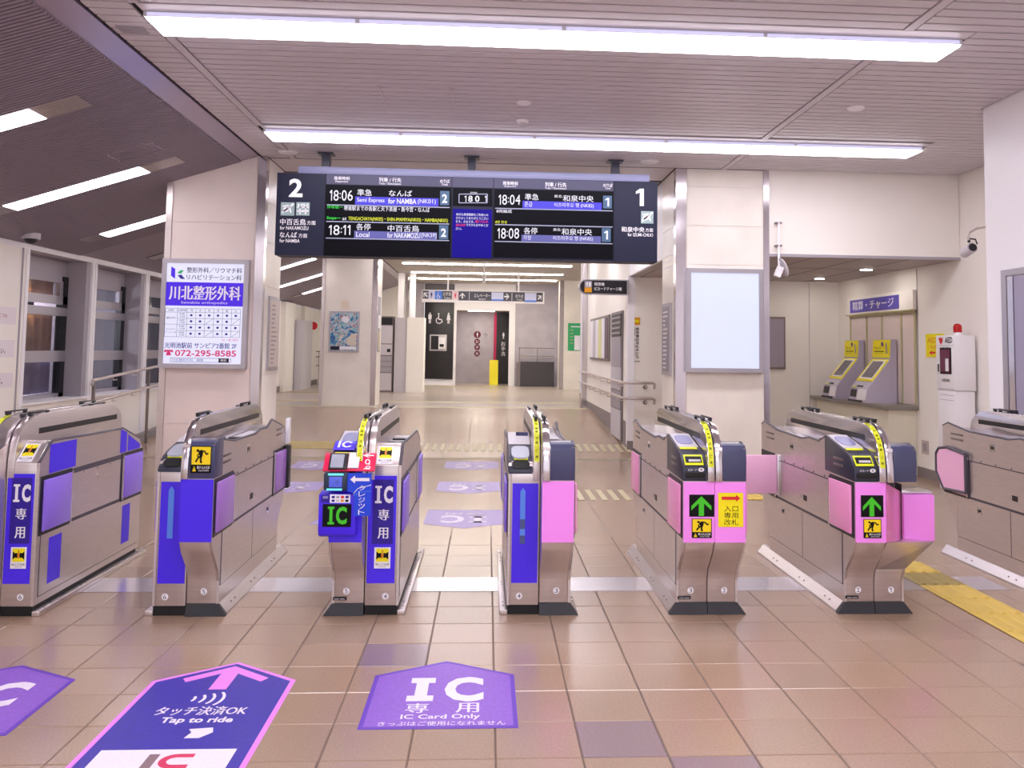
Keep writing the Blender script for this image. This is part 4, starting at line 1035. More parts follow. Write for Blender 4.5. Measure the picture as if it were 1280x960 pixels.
MB().cyl((4.86, 8.93, 1.60), .045, .03, WHITEP, n=16).build('lamp_base', t); MB().cyl((4.86, 8.93, 1.63), .042, .06, mat('red_lamp', 'D01818', .25, emit=.25), n=16).sphere((4.86, 8.93, 1.69), .042, MATS['red_lamp'], 14, (1, 1, .8)).build('lamp_dome', t, smooth=True)
t = thing('wall_notice', (4.995, 9.7, 1.36), 'yellow notice with a red arrow on the wall left of the AED cabinet', 'notice')
B('sheet', t, 4.99, 4.994, 9.46, 9.86, 1.37, 1.63, YELLOW)
p = Pr((4.99, 9.86, 1.63), (0, -1, 0), (0, 0, -1), .40, .26, (0, 0, 40, 26), base=.002); p.text('AED', 4, 4, 24, 10, ORANGE, 1, .01); p.text('ご利用', 6, 13, 24, 17, ORANGE, 1); p.poly([(8, 21), (14, 18.5), (14, 20), (22, 20), (22, 22), (14, 22), (14, 24)], RED, 1); p.build('lettering', t)
t = thing('wall_outlet', (4.998, 9.95, .33), 'small steel outlet plate low on the right wall', 'outlet')
B('plate', t, 4.99, 4.999, 9.85, 10.0, .27, .42, STEEL); B('socket', t, 4.987, 4.99, 9.89, 9.96, .30, .39, GREYP)
t = thing('wall_slot', (4.998, 9.5, .47), 'small dark slot in the white wall below the AED notice', 'slot')
B('cover', t, 4.994, 4.999, 9.50, 9.57, .40, .53, STEELD)
t = thing('notice_board', (4.08, 12.39, 1.16), 'blank grey framed board on the back wall of the alcove', 'notice board')
B('frame', t, 3.75, 4.215, 12.37, 12.393, 1.16, 1.90, STEELD); B('face', t, 3.78, 4.19, 12.362, 12.37, 1.19, 1.87, mat('lilac_grey_board', 'A89EAE', .4))
# convex mirror on a rod
t = thing('hanging_mirror', (3.017, 9.07, 2.3), 'small round tilted mirror on a white rod at the left end of the bulkhead', 'mirror')
for z in (2.50, 2.74): B('clamp', t, 2.985, 3.05, 9.03, 9.098, z, z + .02, STEELD, .003)
MB().cyl((3.017, 9.04, 2.30), .012, .47, WHITEP, n=10).build('rod', t, smooth=True)
b = MB(); b.M = Matrix.Translation((3.05, 9.02, 2.28)) @ Matrix.Rotation(1.15, 4, 'Y') @ Matrix.Rotation(.5, 4, 'Z'); b.cyl((0, 0, 0), .105, .02, GREYL, n=24, r2=.09); b.build('mirror_disc', t, smooth=True)
b = MB(); b.M = Matrix.Translation((3.01, 9.02, 2.24)) @ Matrix.Rotation(.4, 4, 'Y'); b.box(-.03, .03, -.03, .03, -.06, .05, WHITEP); b.build('holder', t)
# surveillance camera by the near right wall
t = thing('surveillance_camera', (3.9, 6.75, 2.25), 'small wall camera on a curved bracket at the end of the near right wall', 'camera')
MB().tube([(3.98, 6.62, 2.41), (3.97, 6.80, 2.425), (3.93, 6.90, 2.42), (3.885, 6.92, 2.39), (3.87, 6.92, 2.35), (3.87, 6.92, 2.31)], .009, STEEL, 8).build('bracket_arm', t, smooth=True)
B('mount', t, 3.96, 4.0, 6.585, 6.64, 2.38, 2.44, STEELD)
b = MB(); b.M = Matrix.Translation((3.915, 6.94, 2.27)) @ Matrix.Rotation(-.25, 4, 'X'); b.cyl((0, 0, 0), .042, .13, GREYL, axis='y', n=16); b.cyl((0, -.01, 0), .032, .012, BLACK, axis='y', n=16); b.build('camera_body', t, smooth=True)
b = MB(); b.tube([(3.87, 6.92, 2.34), (3.93, 6.92, 2.335), (3.955, 6.94, 2.30)], .006, BLACK, 6); b.sphere((3.865, 6.90, 2.315), .013, BLACK, 8); b.build('cable', t)
# dome camera on the sloping ceiling
t = thing('dome_camera', (-4.76, 9.48, 2.5), 'small dome camera where the sloping ceiling meets the left wall', 'camera')
MB().cyl((-4.76, 9.48, slope_z(-4.76) - .05), .09, .06, GREYL, n=18).build('base', t, smooth=True); MB().sphere((-4.76, 9.48, slope_z(-4.76) - .05), .065, BLACK, 14, (1, 1, .8)).build('dome', t, smooth=True)

# left handrail fence
t = thing('ramp_handrail', (-4.6, 11.8, 0), 'double rail steel fence along the ramp in front of the left windows', 'railing')
def rz(y): return .965 + (y - 10.75) * .06
for dz in (0, -.26):
    MB().tube([(-4.60, 10.72, rz(10.72) + dz - .06), (-4.60, 10.74, rz(10.74) + dz), (-4.60, 14, rz(14) + dz), (-4.60, 17, rz(17) + dz)], .02, STEEL, 8).build('rail', t, smooth=True)
for y in (10.76, 12.45, 14.1, 15.8):
    b = MB(); b.box(-4.615, -4.585, y - .015, y + .015, fz(y) + .001, rz(y) - .03, STEELD); b.build('post', t)
for y in (11.3, 11.9, 13.0, 13.6):
    for dz in (0, -.26): MB().tube([(-4.60, y, rz(y) + dz - .01), (-4.60, y, rz(y) + dz - .05), (-4.60, y + .12, rz(y) + dz - .05)], .006, STEEL, 6).build('bracket', t)
b = MB(); b.prism([(11.5, 0), (17, fz(17)), (17, fz(17) + .12), (11.5, .10)], 'x', -4.78, -4.70, mat('grey_curb', '8A8484', .5)); struct(b.build('trim_15'))

# things seen through the gap left of the mid-distance pillar
b = MB(); b.box(WX, WX + .12, 21.6, 22.6, RZ, 2.45, CREAM); b.box(WX, WX + .1, 23.9, 24.4, RZ, 2.45, CREAM); b.box(WX + .001, WX + .03, 17.7, 26.3, RZ, RZ + .14, BASEB); struct(b.build('trim_16'))
t = thing('wall_cabinet', (-4.85, 23.2, RZ), 'tall grey cabinet against the far left wall', 'cabinet')
B('body', t, WX + .12, WX + .32, 22.65, 23.85, RZ, 2.05, GREYL); B('door', t, WX + .32, WX + .33, 22.7, 23.22, RZ + .08, 2.0, GREYL); B('door', t, WX + .32, WX + .33, 23.25, 23.8, RZ + .08, 2.0, GREYL)
t = thing('round_sign', (-4.8, 24.9, 1.9), 'small red round sign on the far left wall', 'sign')
MB().cyl((-4.79, 24.8, 1.95), .11, .02, RED, axis='y', n=18).build('disc', t); B('holder', t, -4.94, -4.80, 24.81, 24.83, 1.94, 1.96, STEELD)
t = thing('dark_doorway', (-4.2, 26.44, RZ), 'dark doorway in the far left corner', 'doorway')
B('opening', t, -4.5, -3.95, 26.37, 26.395, RZ, 2.35, BLACK); B('jamb', t, -4.56, -4.5, 26.36, 26.395, RZ, 2.4, STEELD); B('jamb', t, -3.95, -3.89, 26.36, 26.395, RZ, 2.4, STEELD)
t = thing('far_railing', (-4.4, 25.9, RZ), 'dark metal railing in the far left corner', 'railing')
b = MB()
for z in (.75, 1.0, 1.15): b.tube([(-4.88, 25.8, RZ + z - .2), (-4.1, 25.8, RZ + z - .2)], .018, STEELD, 6)
for k in range(4): b.tube([(-4.8 + k * .22, 25.8, RZ), (-4.8 + k * .22, 25.8, RZ + .95)], .012, STEELD, 6)
b.build('bars', t)
# vending style unit and columns by the toilet
t = thing('photo_booth', (-2.5, 22.2, RZ), 'grey upright machine with a black top panel right of the mid-distance pillar', 'machine')
B('cabinet', t, -2.78, -2.31, 22.0, 22.6, RZ, 2.15, STEELD); B('black_header', t, -2.75, -2.33, 21.985, 22.0, 1.94, 2.12, BLACK)
B('upper_door', t, -2.75, -2.33, 21.985, 22.0, 1.48, 1.92, GREYL); B('middle_door', t, -2.75, -2.33, 21.985, 22.0, 1.20, 1.46, GREYL)
B('coin_plate', t, -2.45, -2.37, 21.975, 21.985, 1.27, 1.35, BLACK)
for k in range(3): B('tray', t, -2.75, -2.33, 21.98, 22.0, .78 + k * .135, .90 + k * .135, GREYP)
B('lower_door', t, -2.75, -2.33, 21.985, 22.0, RZ + .05, .76, GREYL)
t = thing('partition_box', (-1.95, 22.4, RZ), 'pale grey and cream boxed partition beside the black toilet panel', 'partition')
B('side_panel', t, -2.28, -1.99, 22.05, 22.6, RZ, 2.12, GREYL); B('front_panel', t, -1.98, -1.56, 21.98, 22.6, RZ, 2.13, CREAM)
b = MB(); b.box(-2.32, -2.16, 23.0, 23.2, RZ, CZ, WHITEP); b.box(-2.12, -2.06, 23.0, 23.2, RZ, CZ, CHROME); b.box(-2.02, -1.88, 23.0, 23.2, RZ, CZ, WHITEP); struct(b.build('trim_17'))
b = MB(); b.prism([(-2.34, RZ), (-2.34, CZ), (-5.0, slope_z(-5)), (-5.0, RZ)], 'y', 26.4, 26.44, CREAM); struct(b.build('wall_end_far'))

# ================================================================ TICKET GATES
E_TOP = [(4.865, .69), (4.88, .77), (4.94, .825), (5.03, .85), (5.285, .903), (5.40, .862), (5.57, .866), (5.70, .848), (6.18, .856), (6.47, .896), (6.54, .87), (6.54, .69)]
X_TOP = [(4.865, .69), (4.865, .87), (4.935, .896), (5.225, .856), (5.70, .848), (5.83, .866), (6.0, .862), (6.12, .903), (6.375, .85), (6.465, .825), (6.525, .77), (6.54, .69)]
F_LOW = [(6.54, .39), (6.50, .31), (6.38, .20), (6.36, .13), (6.36, -.003), (5.03, -.003), (5.03, .12), (5.01, .18), (4.90, .30), (4.868, .36)]
UE_TOP = [(4.80, .70), (4.80, .735), (4.83, .79), (4.91, .825), (5.03, .85), (5.285, .903), (5.40, .862), (5.57, .866), (5.70, .848), (6.0, .856), (6.12, .80), (6.18, .70)]
UX_TOP = [(4.80, .70), (4.80, .778), (4.905, .868), (4.94, .88), (5.40, .868), (5.85, .862), (6.12, .775), (6.18, .70)]
U_LOW = [(6.18, .05), (4.80, .05)]
GUARD = [(4.845, .69), (4.848, .77), (4.862, .85), (4.89, .91), (4.935, .955), (4.99, .985), (5.06, 1.0), (5.15, 1.006), (6.14, 1.008), (6.25, .995), (6.33, .962), (6.38, .92), (6.40, .86), (6.40, .80)]
UGUARD = [(4.792, .70), (4.796, .80), (4.812, .88), (4.845, .94), (4.90, .98), (4.97, 1.003), (5.05, 1.012), (5.92, 1.016), (6.02, 1.0), (6.09, .965), (6.13, .92), (6.14, .80)]
CAMV = Vector((0, 0, CAM_H))
def flare(p): return Vector((p.x, p.y * .955, .0632 + p.z * .955))
def nearer(k): return lambda p: CAMV + (p - CAMV) * k

def sticker_run(p, x0, y0, x1, y1, l=2):
    w, h = x1 - x0, y1 - y0
    def q(a, c): return x0 + a * w, y0 + c * h
    p.rect(x0, y0, x1, y1, INK, l); p.rect(x0 + .04 * w, y0 + .03 * h, x1 - .04 * w, y0 + .69 * h, mat('amber_sticker', 'FFE000', .4), l + 1)
    p.disc(*q(.33, .17), .07 * w, .055 * h, INK, l + 2, 10)
    p.poly([q(.36, .2), q(.52, .13), q(.60, .22), q(.56, .40), q(.44, .42)], INK, l + 2)
    p.line([q(.56, .18), q(.68, .20), q(.76, .32), q(.84, .26)], .07 * w, INK, l + 2); p.line([q(.44, .24), q(.32, .36), q(.40, .44)], .06 * w, INK, l + 2)
    p.line([q(.50, .38), q(.48, .52), q(.52, .64)], .09 * w, INK, l + 2); p.line([q(.46, .38), q(.34, .46), q(.24, .60)], .08 * w, INK, l + 2)
    p.poly([q(.10, .94), q(.18, .74), q(.27, .94)], mat('amber_sticker', 'FFE000', .4), l + 2); p.line([q(.185, .80), q(.185, .90)], .02 * w, INK, l + 3)
    p.text('駆け込み注意', *q(.32, .74), *q(.94, .85), WHITE, l + 2, .01); p.text('CAUTION', *q(.40, .88), *q(.88, .94), WHITE, l + 2)
def sticker_door(p, x0, y0, x1, y1, l=2):
    w, h = x1 - x0, y1 - y0
    def q(a, c): return x0 + a * w, y0 + c * h
    p.rect(x0, y0, x1, y1, WHITE, l); p.rect(*q(.12, .06), *q(.88, .68), YELLOW, l + 1)
    for s in (0, 1):
        f = (lambda a: a) if not s else (lambda a: 1 - a)
        p.poly([q(f(.13), .20), q(f(.28), .28), q(f(.44), .26), q(f(.44), .50), q(f(.28), .48), q(f(.13), .58)], INK, l + 2)
    p.line([q(.5, .14), q(.5, .52)], .05 * w, RED, l + 3); p.disc(*q(.5, .16), .035 * w, .03 * h, RED, l + 3, 8); p.line([q(.40, .38), q(.60, .38)], .035 * w, RED, l + 3)
    p.text('扉にご注意', *q(.08, .76), *q(.92, .85), INK, l + 1, .01); p.rect(*q(.25, .90), *q(.75, .92), GREYP, l + 1)

def half(t, M, w, s, kind, front, flap, num, cut=False, no_flap=False):
    ent = kind in ('entry', 'up_entry'); up = kind.startswith('up')
    top = {'entry': E_TOP, 'exit': X_TOP, 'up_entry': UE_TOP, 'up_exit': UX_TOP}[kind]
    low = U_LOW if up else F_LOW
    yf = 4.80 if up else 4.865; yr = 6.18 if up else 6.54
    MB.G = None if up else flare
    def xx(d0, d1): return sorted((M + s * d0, M + s * d1))
    def bx(name, d0, d1, y0, y1, z0, z1, m, bev=0., par=None): a, c = xx(d0, d1); return B(name, par or t, a, c, y0, y1, z0, z1, m, bev)
    def pz(name, pts, d0, d1, m, bev=0.): a, c = xx(d0, d1); return MB().prism(pts, 'x', a, c, m).build(name, t, bev)
    # body: lower top inside, full profile on the outer wall
    inner = []
    ya = 5.30 if ent else 4.99
    for y, z in top:
        inner.append((y, z if (y <= ya or z < .80) else z - .035))
    if cut:
        low = low[:5] + [(5.03, -.003), (5.03, .12), (5.01, .18), (5.12, .19), (5.12, .69)]; top = [(4.865, .695)] + top[1:]; inner[0] = (4.865, .695)
    body = inner + low
    pz('cabinet_body', body, .002, w - .014, STEEL, .004)
    pz('side_wall', top + low, w - .0135, w, STEEL)
    a, c = xx(w - .012, w + .001)
    rim = [(y, z) for y, z in top[1:-1] if z > .76]
    MB().tube([((a + c) / 2, y, z) for y, z in rim], .0075, DARKT, 8).build('rim_trim', t, smooth=True)
    # tray details in the top
    bx('top_tray', .045, w - .016, 5.42, (5.80 if up else 6.10), .829, .836, GREYL); bx('card_slot', .055, w - .03, 5.50, 5.56, .836, .845, BLACK, .002)
    if ent: bx('rear_window', .05, w - .02, 5.62, 5.78, .836, .842, GLASSD)
    else: bx('ticket_outlet', .05, w - .02, 5.02 if not up else 5.06, 5.30, .845, .852, NAVYD); bx('outlet_roller', .065, w - .035, 5.12, 5.15, .852, .862, CHROME)
    # panels on the outer side
    e = .003
    dk = .0012
    if up:
        bx('seam_shade', w, w + dk, 4.84, 6.15, .085, .70, DARKT)  # dark backing sheet, puts the shade of the panel seams into colour
        dp = bx('drawer_panel', w + dk, w + e, 5.175, 5.82, .425, .672, STEEL); bx('lower_door', w + dk, w + e, 4.845, 6.145, .09, .405, STEEL)
        bx('latch', w + e, w + .006, 5.47, 5.49, .60, .63, CHROME, 0, dp)
        fl1, fl2, z0, z1 = (4.835, 5.135), (5.86, 6.155), .42, .685
    else:
        bx('seam_shade', w, w + dk, 5.04, 6.34, .09, .655, DARKT)  # seam shade as a dark sheet, same as on the upright half
        dp = bx('drawer_panel', w + dk, w + e, 5.245, 6.16, .402, .648, STEEL); bx('lower_door', w + dk, w + e, 5.05, 5.68, .095, .385, STEEL); ld = bx('lower_door', w + dk, w + e, 5.69, 6.335, .095, .385, STEEL)
        yy = (5.88, .775) if ent else (5.53, .775)
        bx('latch_plate', w, w + .003, yy[0] - .035, yy[0] + .035, yy[1] - .025, yy[1] + .025, CHROME); bx('latch', w + .003, w + .006, yy[0] - .02, yy[0] + .015, yy[1] - .01, yy[1] + .01, BLACK)
        bx('latch_plate', w + e, w + .005, 6.02, 6.08, .30, .345, CHROME, 0, ld); bx('latch', w + .005, w + .008, 6.035, 6.065, .315, .333, BLACK, 0, ld)
        bx('vent', w + e, w + .005, 5.60, 5.66, .46, .495, BLACK, 0, dp); bx('lock', w + e, w + .006, 5.685, 5.70, .47, .49, CHROME, 0, dp)
        for z in (.815, .78):
            bx('louvre', w, w + .004, 6.25, 6.42, z, z + .014, STEELD, .0015); bx('louvre', w, w + .004, 5.02, 5.16, z - .03, z - .016, STEELD, .0015)
        fl1, fl2, z0, z1 = (4.895, 5.20), (6.205, 6.51), .402, .668
    for k in range(5): bx('screw', w + e - .002, w + e + .001, 5.3 + k * .18, 5.308 + k * .18, .66, .668, BLACK)
    for i, (ya_, yb_) in enumerate((fl1, fl2)):
        if cut and i == 0: continue
        bx('flap_pocket', w, w + .004, ya_ - .02, yb_ + .02, z0 - .02, z1 + .02, BLACK)
        hy = yb_ + .004 if i == 0 else ya_ - .020
        bx('flap_hinge', w, w + .014, hy, hy + .016, z0 - .01, z1 + .01, CHROME)
        if not (no_flap and i in no_flap): bx('flap', w + .004, w + .018, ya_, yb_, z0, z1, flap, .005)
    # front
    x0, x1 = xx(.003, w)
    if up:
        bx('front_sheet', .010, w - .022, yf - .004, yf + .002, .165, .722 if not ent else .685, front)
        if ent:
            bx('reader_lip', .045, w - .004, 4.80, 4.806, .735, .738, NAVYD)
    else:
        if not cut: bx('front_sheet', .001, w - .002, yf - .006, yf + .004, .362, .688, front)
    if kind == 'exit':
        pz('end_cap', [(4.858, .692), (4.853, .80), (4.858, .86), (4.88, .886), (4.96, .898), (5.01, .885), (5.01, .692)], .041, w + .002, NAVY, .003)
    if ent:
        f0 = [(4.858, .692), (4.866, .765), (4.93, .828), (5.03, .856), (5.285, .909), (5.30, .90), (5.30, .70)]
        if up: f0 = [(4.796, .737), (4.802, .755), (4.86, .812), (5.03, .856), (5.285, .909), (5.30, .90), (5.30, .737)]
        hd = pz('reader_head', f0, .041, w + .001, NAVYD, .003)
        def slab(name, a, c, d0, d1, tk, m, n0=0., n1=1., bev=0.):
            ay, az = a; cy, cz = c; dy_, dz_ = cy - ay, cz - az; L = math.hypot(dy_, dz_); ny, nz_ = -dz_ / L, dy_ / L
            p0 = (ay + dy_ * n0, az + dz_ * n0); p1 = (ay + dy_ * n1, az + dz_ * n1); u, v = xx(d0, d1)
            vs = [(u, p0[0], p0[1]), (v, p0[0], p0[1]), (v, p1[0], p1[1]), (u, p1[0], p1[1])]
            return MB().hexa(vs + [(a_, b_ + ny * tk, c_ + nz_ * tk) for a_, b_, c_ in vs], m).build(name, hd, bev)
        def oval(name, a, c, d0, d1, n0, n1, tk, m):
            ay, az = a; cy, cz = c; dy_, dz_ = cy - ay, cz - az; L = math.hypot(dy_, dz_); ny, nz_ = -dz_ / L, dy_ / L; u, v = xx(d0, d1)
            vs = []
            for h_ in (0, tk):
                for k in range(20):
                    an = 2 * PI * k / 20; ca, sa = math.cos(an), math.sin(an)
                    ca = math.copysign(abs(ca) ** .6, ca); sa = math.copysign(abs(sa) ** .6, sa)
                    fy = (n0 + n1) / 2 + (n1 - n0) / 2 * sa
                    vs.append(((u + v) / 2 + (v - u) / 2 * ca, ay + dy_ * fy + ny * h_, az + dz_ * fy + nz_ * h_))
            fs = [list(range(20))[::-1], list(range(20, 40))] + [[k, (k + 1) % 20, 20 + (k + 1) % 20, 20 + k] for k in range(20)]
            return MB().add(vs, fs, m).build(name, hd)
        A, C, D, E2 = (4.866, .766), (4.93, .829), (5.03, .857), (5.285, .910)
        if up: A, C = (4.802, .756), (4.86, .813)
        if not up:
            slab('display_surround', D, E2, .048, w - .008, .003, GREYL, .0, .97); oval('touch_pad', D, E2, .058, w - .018, .18, .82, .006, PADL)
            slab('light_bar', C, D, .060, w - .012, .004, YELLOWG, .72, .95)
            slab('ticket_slot_frame', A, C, .054, w - .012, .004, YELLOWG, .15, .95, .001); slab('ticket_slot', A, C, .061, w - .019, .006, BLACK, .32, .80); slab('slot_plate', A, C, .068, w - .035, .008, GREYL, .38, .55)
            bx('card_mouth',   .052, w - .010, 4.845, 4.860, .712, .742, RUBBER, .004, hd)
            a_, c_ = xx(.048, w - .004)
            p = Pr((a_, 4.8575, .768), (1, 0, 0), (0, 0, -1), c_ - a_, .03, (0, 0, 100, 30), base=.004)
            p.disc(78, 13, 14, 11, WHITE, 2); p.arrow(78, 13, 14, 13, PI * 0, NAVYD, 3); p.text('ICカード', 18, 8, 58, 20, WHITE, 2, .01); p.build('lettering', hd)
        else:
            slab('display_surround', D, E2, .044, w - .004, .003, GREYL, .1, .97); slab('display', D, E2, .05, w - .05, .005, GLASSD, .70, .95)
            oval('touch_pad', C, D, .056, w - .016, -.10, .90, .008, PADW); slab('light_bar', A, C, .066, w - .03, .006, YELLOWG, .80, .98)
            oval('ticket_slot', A, C, .056, w - .018, .06, .72, .004, RUBBER)
    if kind == 'up_exit':
        a_, c_ = xx(.004, w - .004)
        dv = Vector((0, 4.80 - 4.905, .778 - .868))
        p = Pr((a_, 4.905, .868), (1, 0, 0), dv, c_ - a_, dv.length, (0, 0, 100, 80), base=.002)
        xs = (24, 74); sticker_door(p, xs[0], 4, xs[1], 78); p.build('door_sticker', t)
    # guard arch halves
    g = UGUARD if up else GUARD
    d1 = .039
    pz('guard_arch', g, .003, d1, CHROME if not up else STEEL, .004)
    bx('guard_slot', d1, d1 + .0015, 5.03, 6.28 if not up else 6.05, .905, .936, BLACK)
    for y0 in ((5.02, 5.90) if not up else (4.95, 5.68)):
        q = MB(); a, c = xx(.012, .026); q.box(a, c, y0, y0 + .22, 1.018, 1.026, BLACK); q.box(a, c, y0 + .004, y0 + .05, 1.004, 1.019, BLACK); q.box(a, c, y0 + .19, y0 + .216, 1.004, 1.019, BLACK)
        q.build('guard_sensor', t, .002)
    # plinth, skirts
    MB.G = None
    if up:
        bx('plinth', .006, w - .006, 4.815, 6.15, .0005, .05, RUBBER); bx('plinth_front', .004, w - .004, 4.806, 4.83, .0005, .092, RUBBER)
        bx('floor_rail', w - .004, w + .036, 4.80, 6.24, .0005, .026, STEEL, .003)
        for k, y in enumerate((4.87, 4.95, 5.30, 5.36, 5.9, 5.97, 6.12)): MB().cyl((M + s * (w + .018), y, .026), .006, .004, CHROME, n=8).build('bolt', t)
    else:
        pts = [(M + s * (w - .02), .0005), (M + s * (w + .042), .0005), (M + s * (w + .040), .012), (M + s * (w + .001), .060), (M + s * (w - .02), .060)]
        MB().prism(pts, 'y', 4.82, 6.22, STEEL).build('side_skirt', t)
        for k, y in enumerate((4.95, 5.02, 5.35, 5.43, 5.85, 5.92)): MB().cyl((M + s * (w + .022), y, .030), .006, .008, CHROME, n=8).build('bolt', t)
        u, v = (M + s * .002), (M + s * (w + .042)); u2_ = M + s * (w - .002)
        MB().hexa([(u, 4.785, .0005), (v, 4.785, .0005), (v, 4.815, .0005), (u, 4.815, .0005), (u, 4.80, .060), (u2_, 4.80, .060), (u2_, 4.815, .062), (u, 4.815, .062)], mat('charcoal_skirt', '26262C', .4)).build('front_skirt', t)
    # number plate
    if num:
        zc, yc = (.098, 4.7985) if up else (.125, 4.7975)
        xc = M + s * (w * (.62 if up else .55))
        p = Pr((xc - .02, yc, zc + .02), (1, 0, 0), (0, 0, -1), .04, .04, (0, 0, 40, 40), base=.0015)
        if not (up and False): p.disc(20, 20, 17, 17, WHITE, 1)
        NI = mat('number_indigo', '2A2850', .4); p.one(13, 9, 23, 31, NI, 2, .4) if num == '1' else p.text(num, 12, 9, 28, 31, NI, 2)
        p.build('lane_number', t)
        if kind == 'entry':
            B('maker_plate', t, M + s * w * .75 - .035, M + s * w * .75 + .035, 4.797, 4.801, .078, .092, INK)
            p = Pr((M + s * w * .75 - .032, 4.797, .090), (1, 0, 0), (0, 0, -1), .064, .010, (0, 0, 64, 10), base=.001); p.rect(4, 3, 28, 7, GREYL, 1); p.rect(33, 3, 60, 7, GREYL, 1); p.build('plate_marks', t)
    return xx
def tape(t, M, s, up=False):
    MB.G = None if up else flare
    g = (UGUARD if up else GUARD)[:7]; d0, d1 = .007, .034
    q = MB(); a, c = sorted((M + s * d0, M + s * d1))
    for (ya, za), (yb, zb) in zip(g[1:], g[2:]):
        L = math.hypot(yb - ya, zb - za); ny, nz = -(zb - za) / L * .002, (yb - ya) / L * .002
        q.add([(a, ya + ny, za + nz), (c, ya + ny, za + nz), (c, yb + ny, zb + nz), (a, yb + ny, zb + nz)], [(0, 1, 2, 3)], YELLOWG)
    q.build('caution_tape', t)
    k = 0; pr = None
    for (ya, za), (yb, zb) in list(zip(g[1:], g[2:])):
        L = math.hypot(yb - ya, zb - za); dv = Vector((0, ya - yb, za - zb))
        pr = Pr((a, yb, zb), (1, 0, 0), dv, d1 - d0, L, (0, 0, 27, L * 1000), base=.003)
        s_ = 'ご注意'[k % 3]; pr.text(s_, 7, L * 200, 20, L * 200 + 14, INK, 1, .02)
        if L > .05: pr.text('扉', 7, L * 600, 20, L * 600 + 14, INK, 1, .02)
        pr.build('tape_lettering', t); k += 1
    MB.G = None
def gate(M, wl, wr, label):
    t = thing('ticket_gate', (M, 5.6, 0), label, 'ticket gate')
    return t
def front_print(t, x0, x1, z0, z1, y, px): return Pr((x0, y, z1), (1, 0, 0), (0, 0, -1), x1 - x0, z1 - z0, px, base=.002)
def ic_upright(t, x0, x1):
    """deep violet sign on an upright front: window in photo pixels of the lane 4 cabinet"""
    p = front_print(t, x0, x1, .165, .722, 4.796, (458, 599, 490, 722))
    p.rect(463, 603.5, 487, 677, PURPLED, 1)
    p.capI(465.3, 610.5, 473, 630.5, WHITE)
    p.text('C', 475.5, 610.5, 486, 630.5, WHITE, 2, .05)
    p.text('専', 469.5, 637.5, 482, 650, WHITE, 2, .03); p.text('用', 469.5, 658.5, 481.5, 671, WHITE, 2, .03)
    p.build('lettering', t)
    p = front_print(t, x0, x1, .165, .722, 4.796, (458, 599, 490, 722)); sticker_door(p, 466, 681, 485, 705, 1); p.build('door_sticker', t)
def light_mark(t, x0, x1, arrow=True):
    p = front_print(t, x0, x1, .165, .685, 4.796, (640, 600, 674, 722))
    M1, M2 = mat('azure_print', '5C92F6', .4), mat('slate_blue_print', '4A5A90', .4)
    p.rect(651.5, 610, 658.5, 644, M1, 1); p.poly([(651.5, 610), (655, 605), (658.5, 610)], M1, 1)
    if arrow: p.rect(651.5, 644, 658.5, 656, M2, 1); p.rect(651.5, 656, 658.5, 664, M1, 1); p.rect(651.5, 664, 658.5, 674, M2, 1)
    else: p.rect(651.5, 644, 658.5, 668, M1, 1)
    p.build('arrow_mark', t)
def arrow_front(t, x0, x1, run=True):
    MB.G = flare
    p = front_print(t, x0, x1, .362, .688, 4.859, (853, 604, 894, 681))
    p.rect(860, 620, 890, 648, INK, 1); p.arrow(874.5, 634.5, 24, 25, 0, GREENE, 2); p.build('led_arrow', t)
    p = front_print(t, x0, x1, .362, .688, 4.859, (853, 604, 894, 681)); sticker_run(p, 863, 650.5, 887, 675, 1); p.build('caution_sticker', t); MB.G = None

# --- island of lanes 6 (far left, partly outside the frame)
t = gate(-2.467, 0, 0, 'ticket gate cut off by the left edge, violet IC front and violet side patches')
half(t, -2.467, .165, -1, 'entry', PURPLE, LILAC, None)
half(t, -2.467, .165, 1, 'up_exit', PURPLE, LILAC, '6')
ic_upright(t, -2.455, -2.322); tape(t, -2.467, -1)
xr = -2.467 + .165
for (y0, y1, z0, z1) in ((4.90, 5.20, .70, .868), (5.81, 5.905, .70, .845), (5.93, 6.13, .70, .765)):
    q = MB(); zt_ = .868 if y1 < 5.3 else None
    q.prism([(y0, z0 + .01), (y1, z0 + .01), (y1, .86 if y1 < 5.3 else (.835 if y1 < 5.92 else .735)), (y0, .862 if y1 < 5.3 else (.858 if y1 < 5.92 else .815))], 'x', xr + .0005, xr + .002, PURPLE); q.build('side_patch', t)
for (y0, y1, z0, z1) in ((4.93, 5.07, .13, .37), (5.88, 6.0, .13, .37)): B('side_patch', t, xr + .0032, xr + .0045, y0, y1, z0, z1, PURPLE)
# --- 6 | 5
t = gate(-1.535, 0, 0, 'violet ticket gate numbered 6 and 5 with a yellow running man sticker')
half(t, -1.535, .17, -1, 'up_entry', PURPLE, LILAC, '6')
half(t, -1.535, .165, 1, 'exit', PURPLE, MAUVE, '5')
light_mark(t, -1.69, -1.55, False)
MB.G = flare
p = Pr((-1.488, 4.850, .870), (1, 0, 0), (0, 0, -1), .108, .15, (0, 0, 100, 130), base=.003); sticker_run(p, 4, 4, 98, 126, 1); p.build('caution_sticker', t)
B('bracket', t, -1.368, -1.335, 6.50, 6.57, .39, .69, BLACK, .003); B('rear_label', t, -1.37, -1.35, 6.52, 6.60, .70, .88, WHITE, .003); MB.G = None
# --- 5 | 4
M = -.621
t = gate(M, .19, .185, 'ticket gate numbered 5 and 4 with card readers and a green IC display')
half(t, M, .168, -1, 'entry', PURPLE, LILAC, '5')
half(t, M, .178, 1, 'up_exit', PURPLE, LILAC, '4')
ic_upright(t, M + .012, M + .155); tape(t, M, -1)
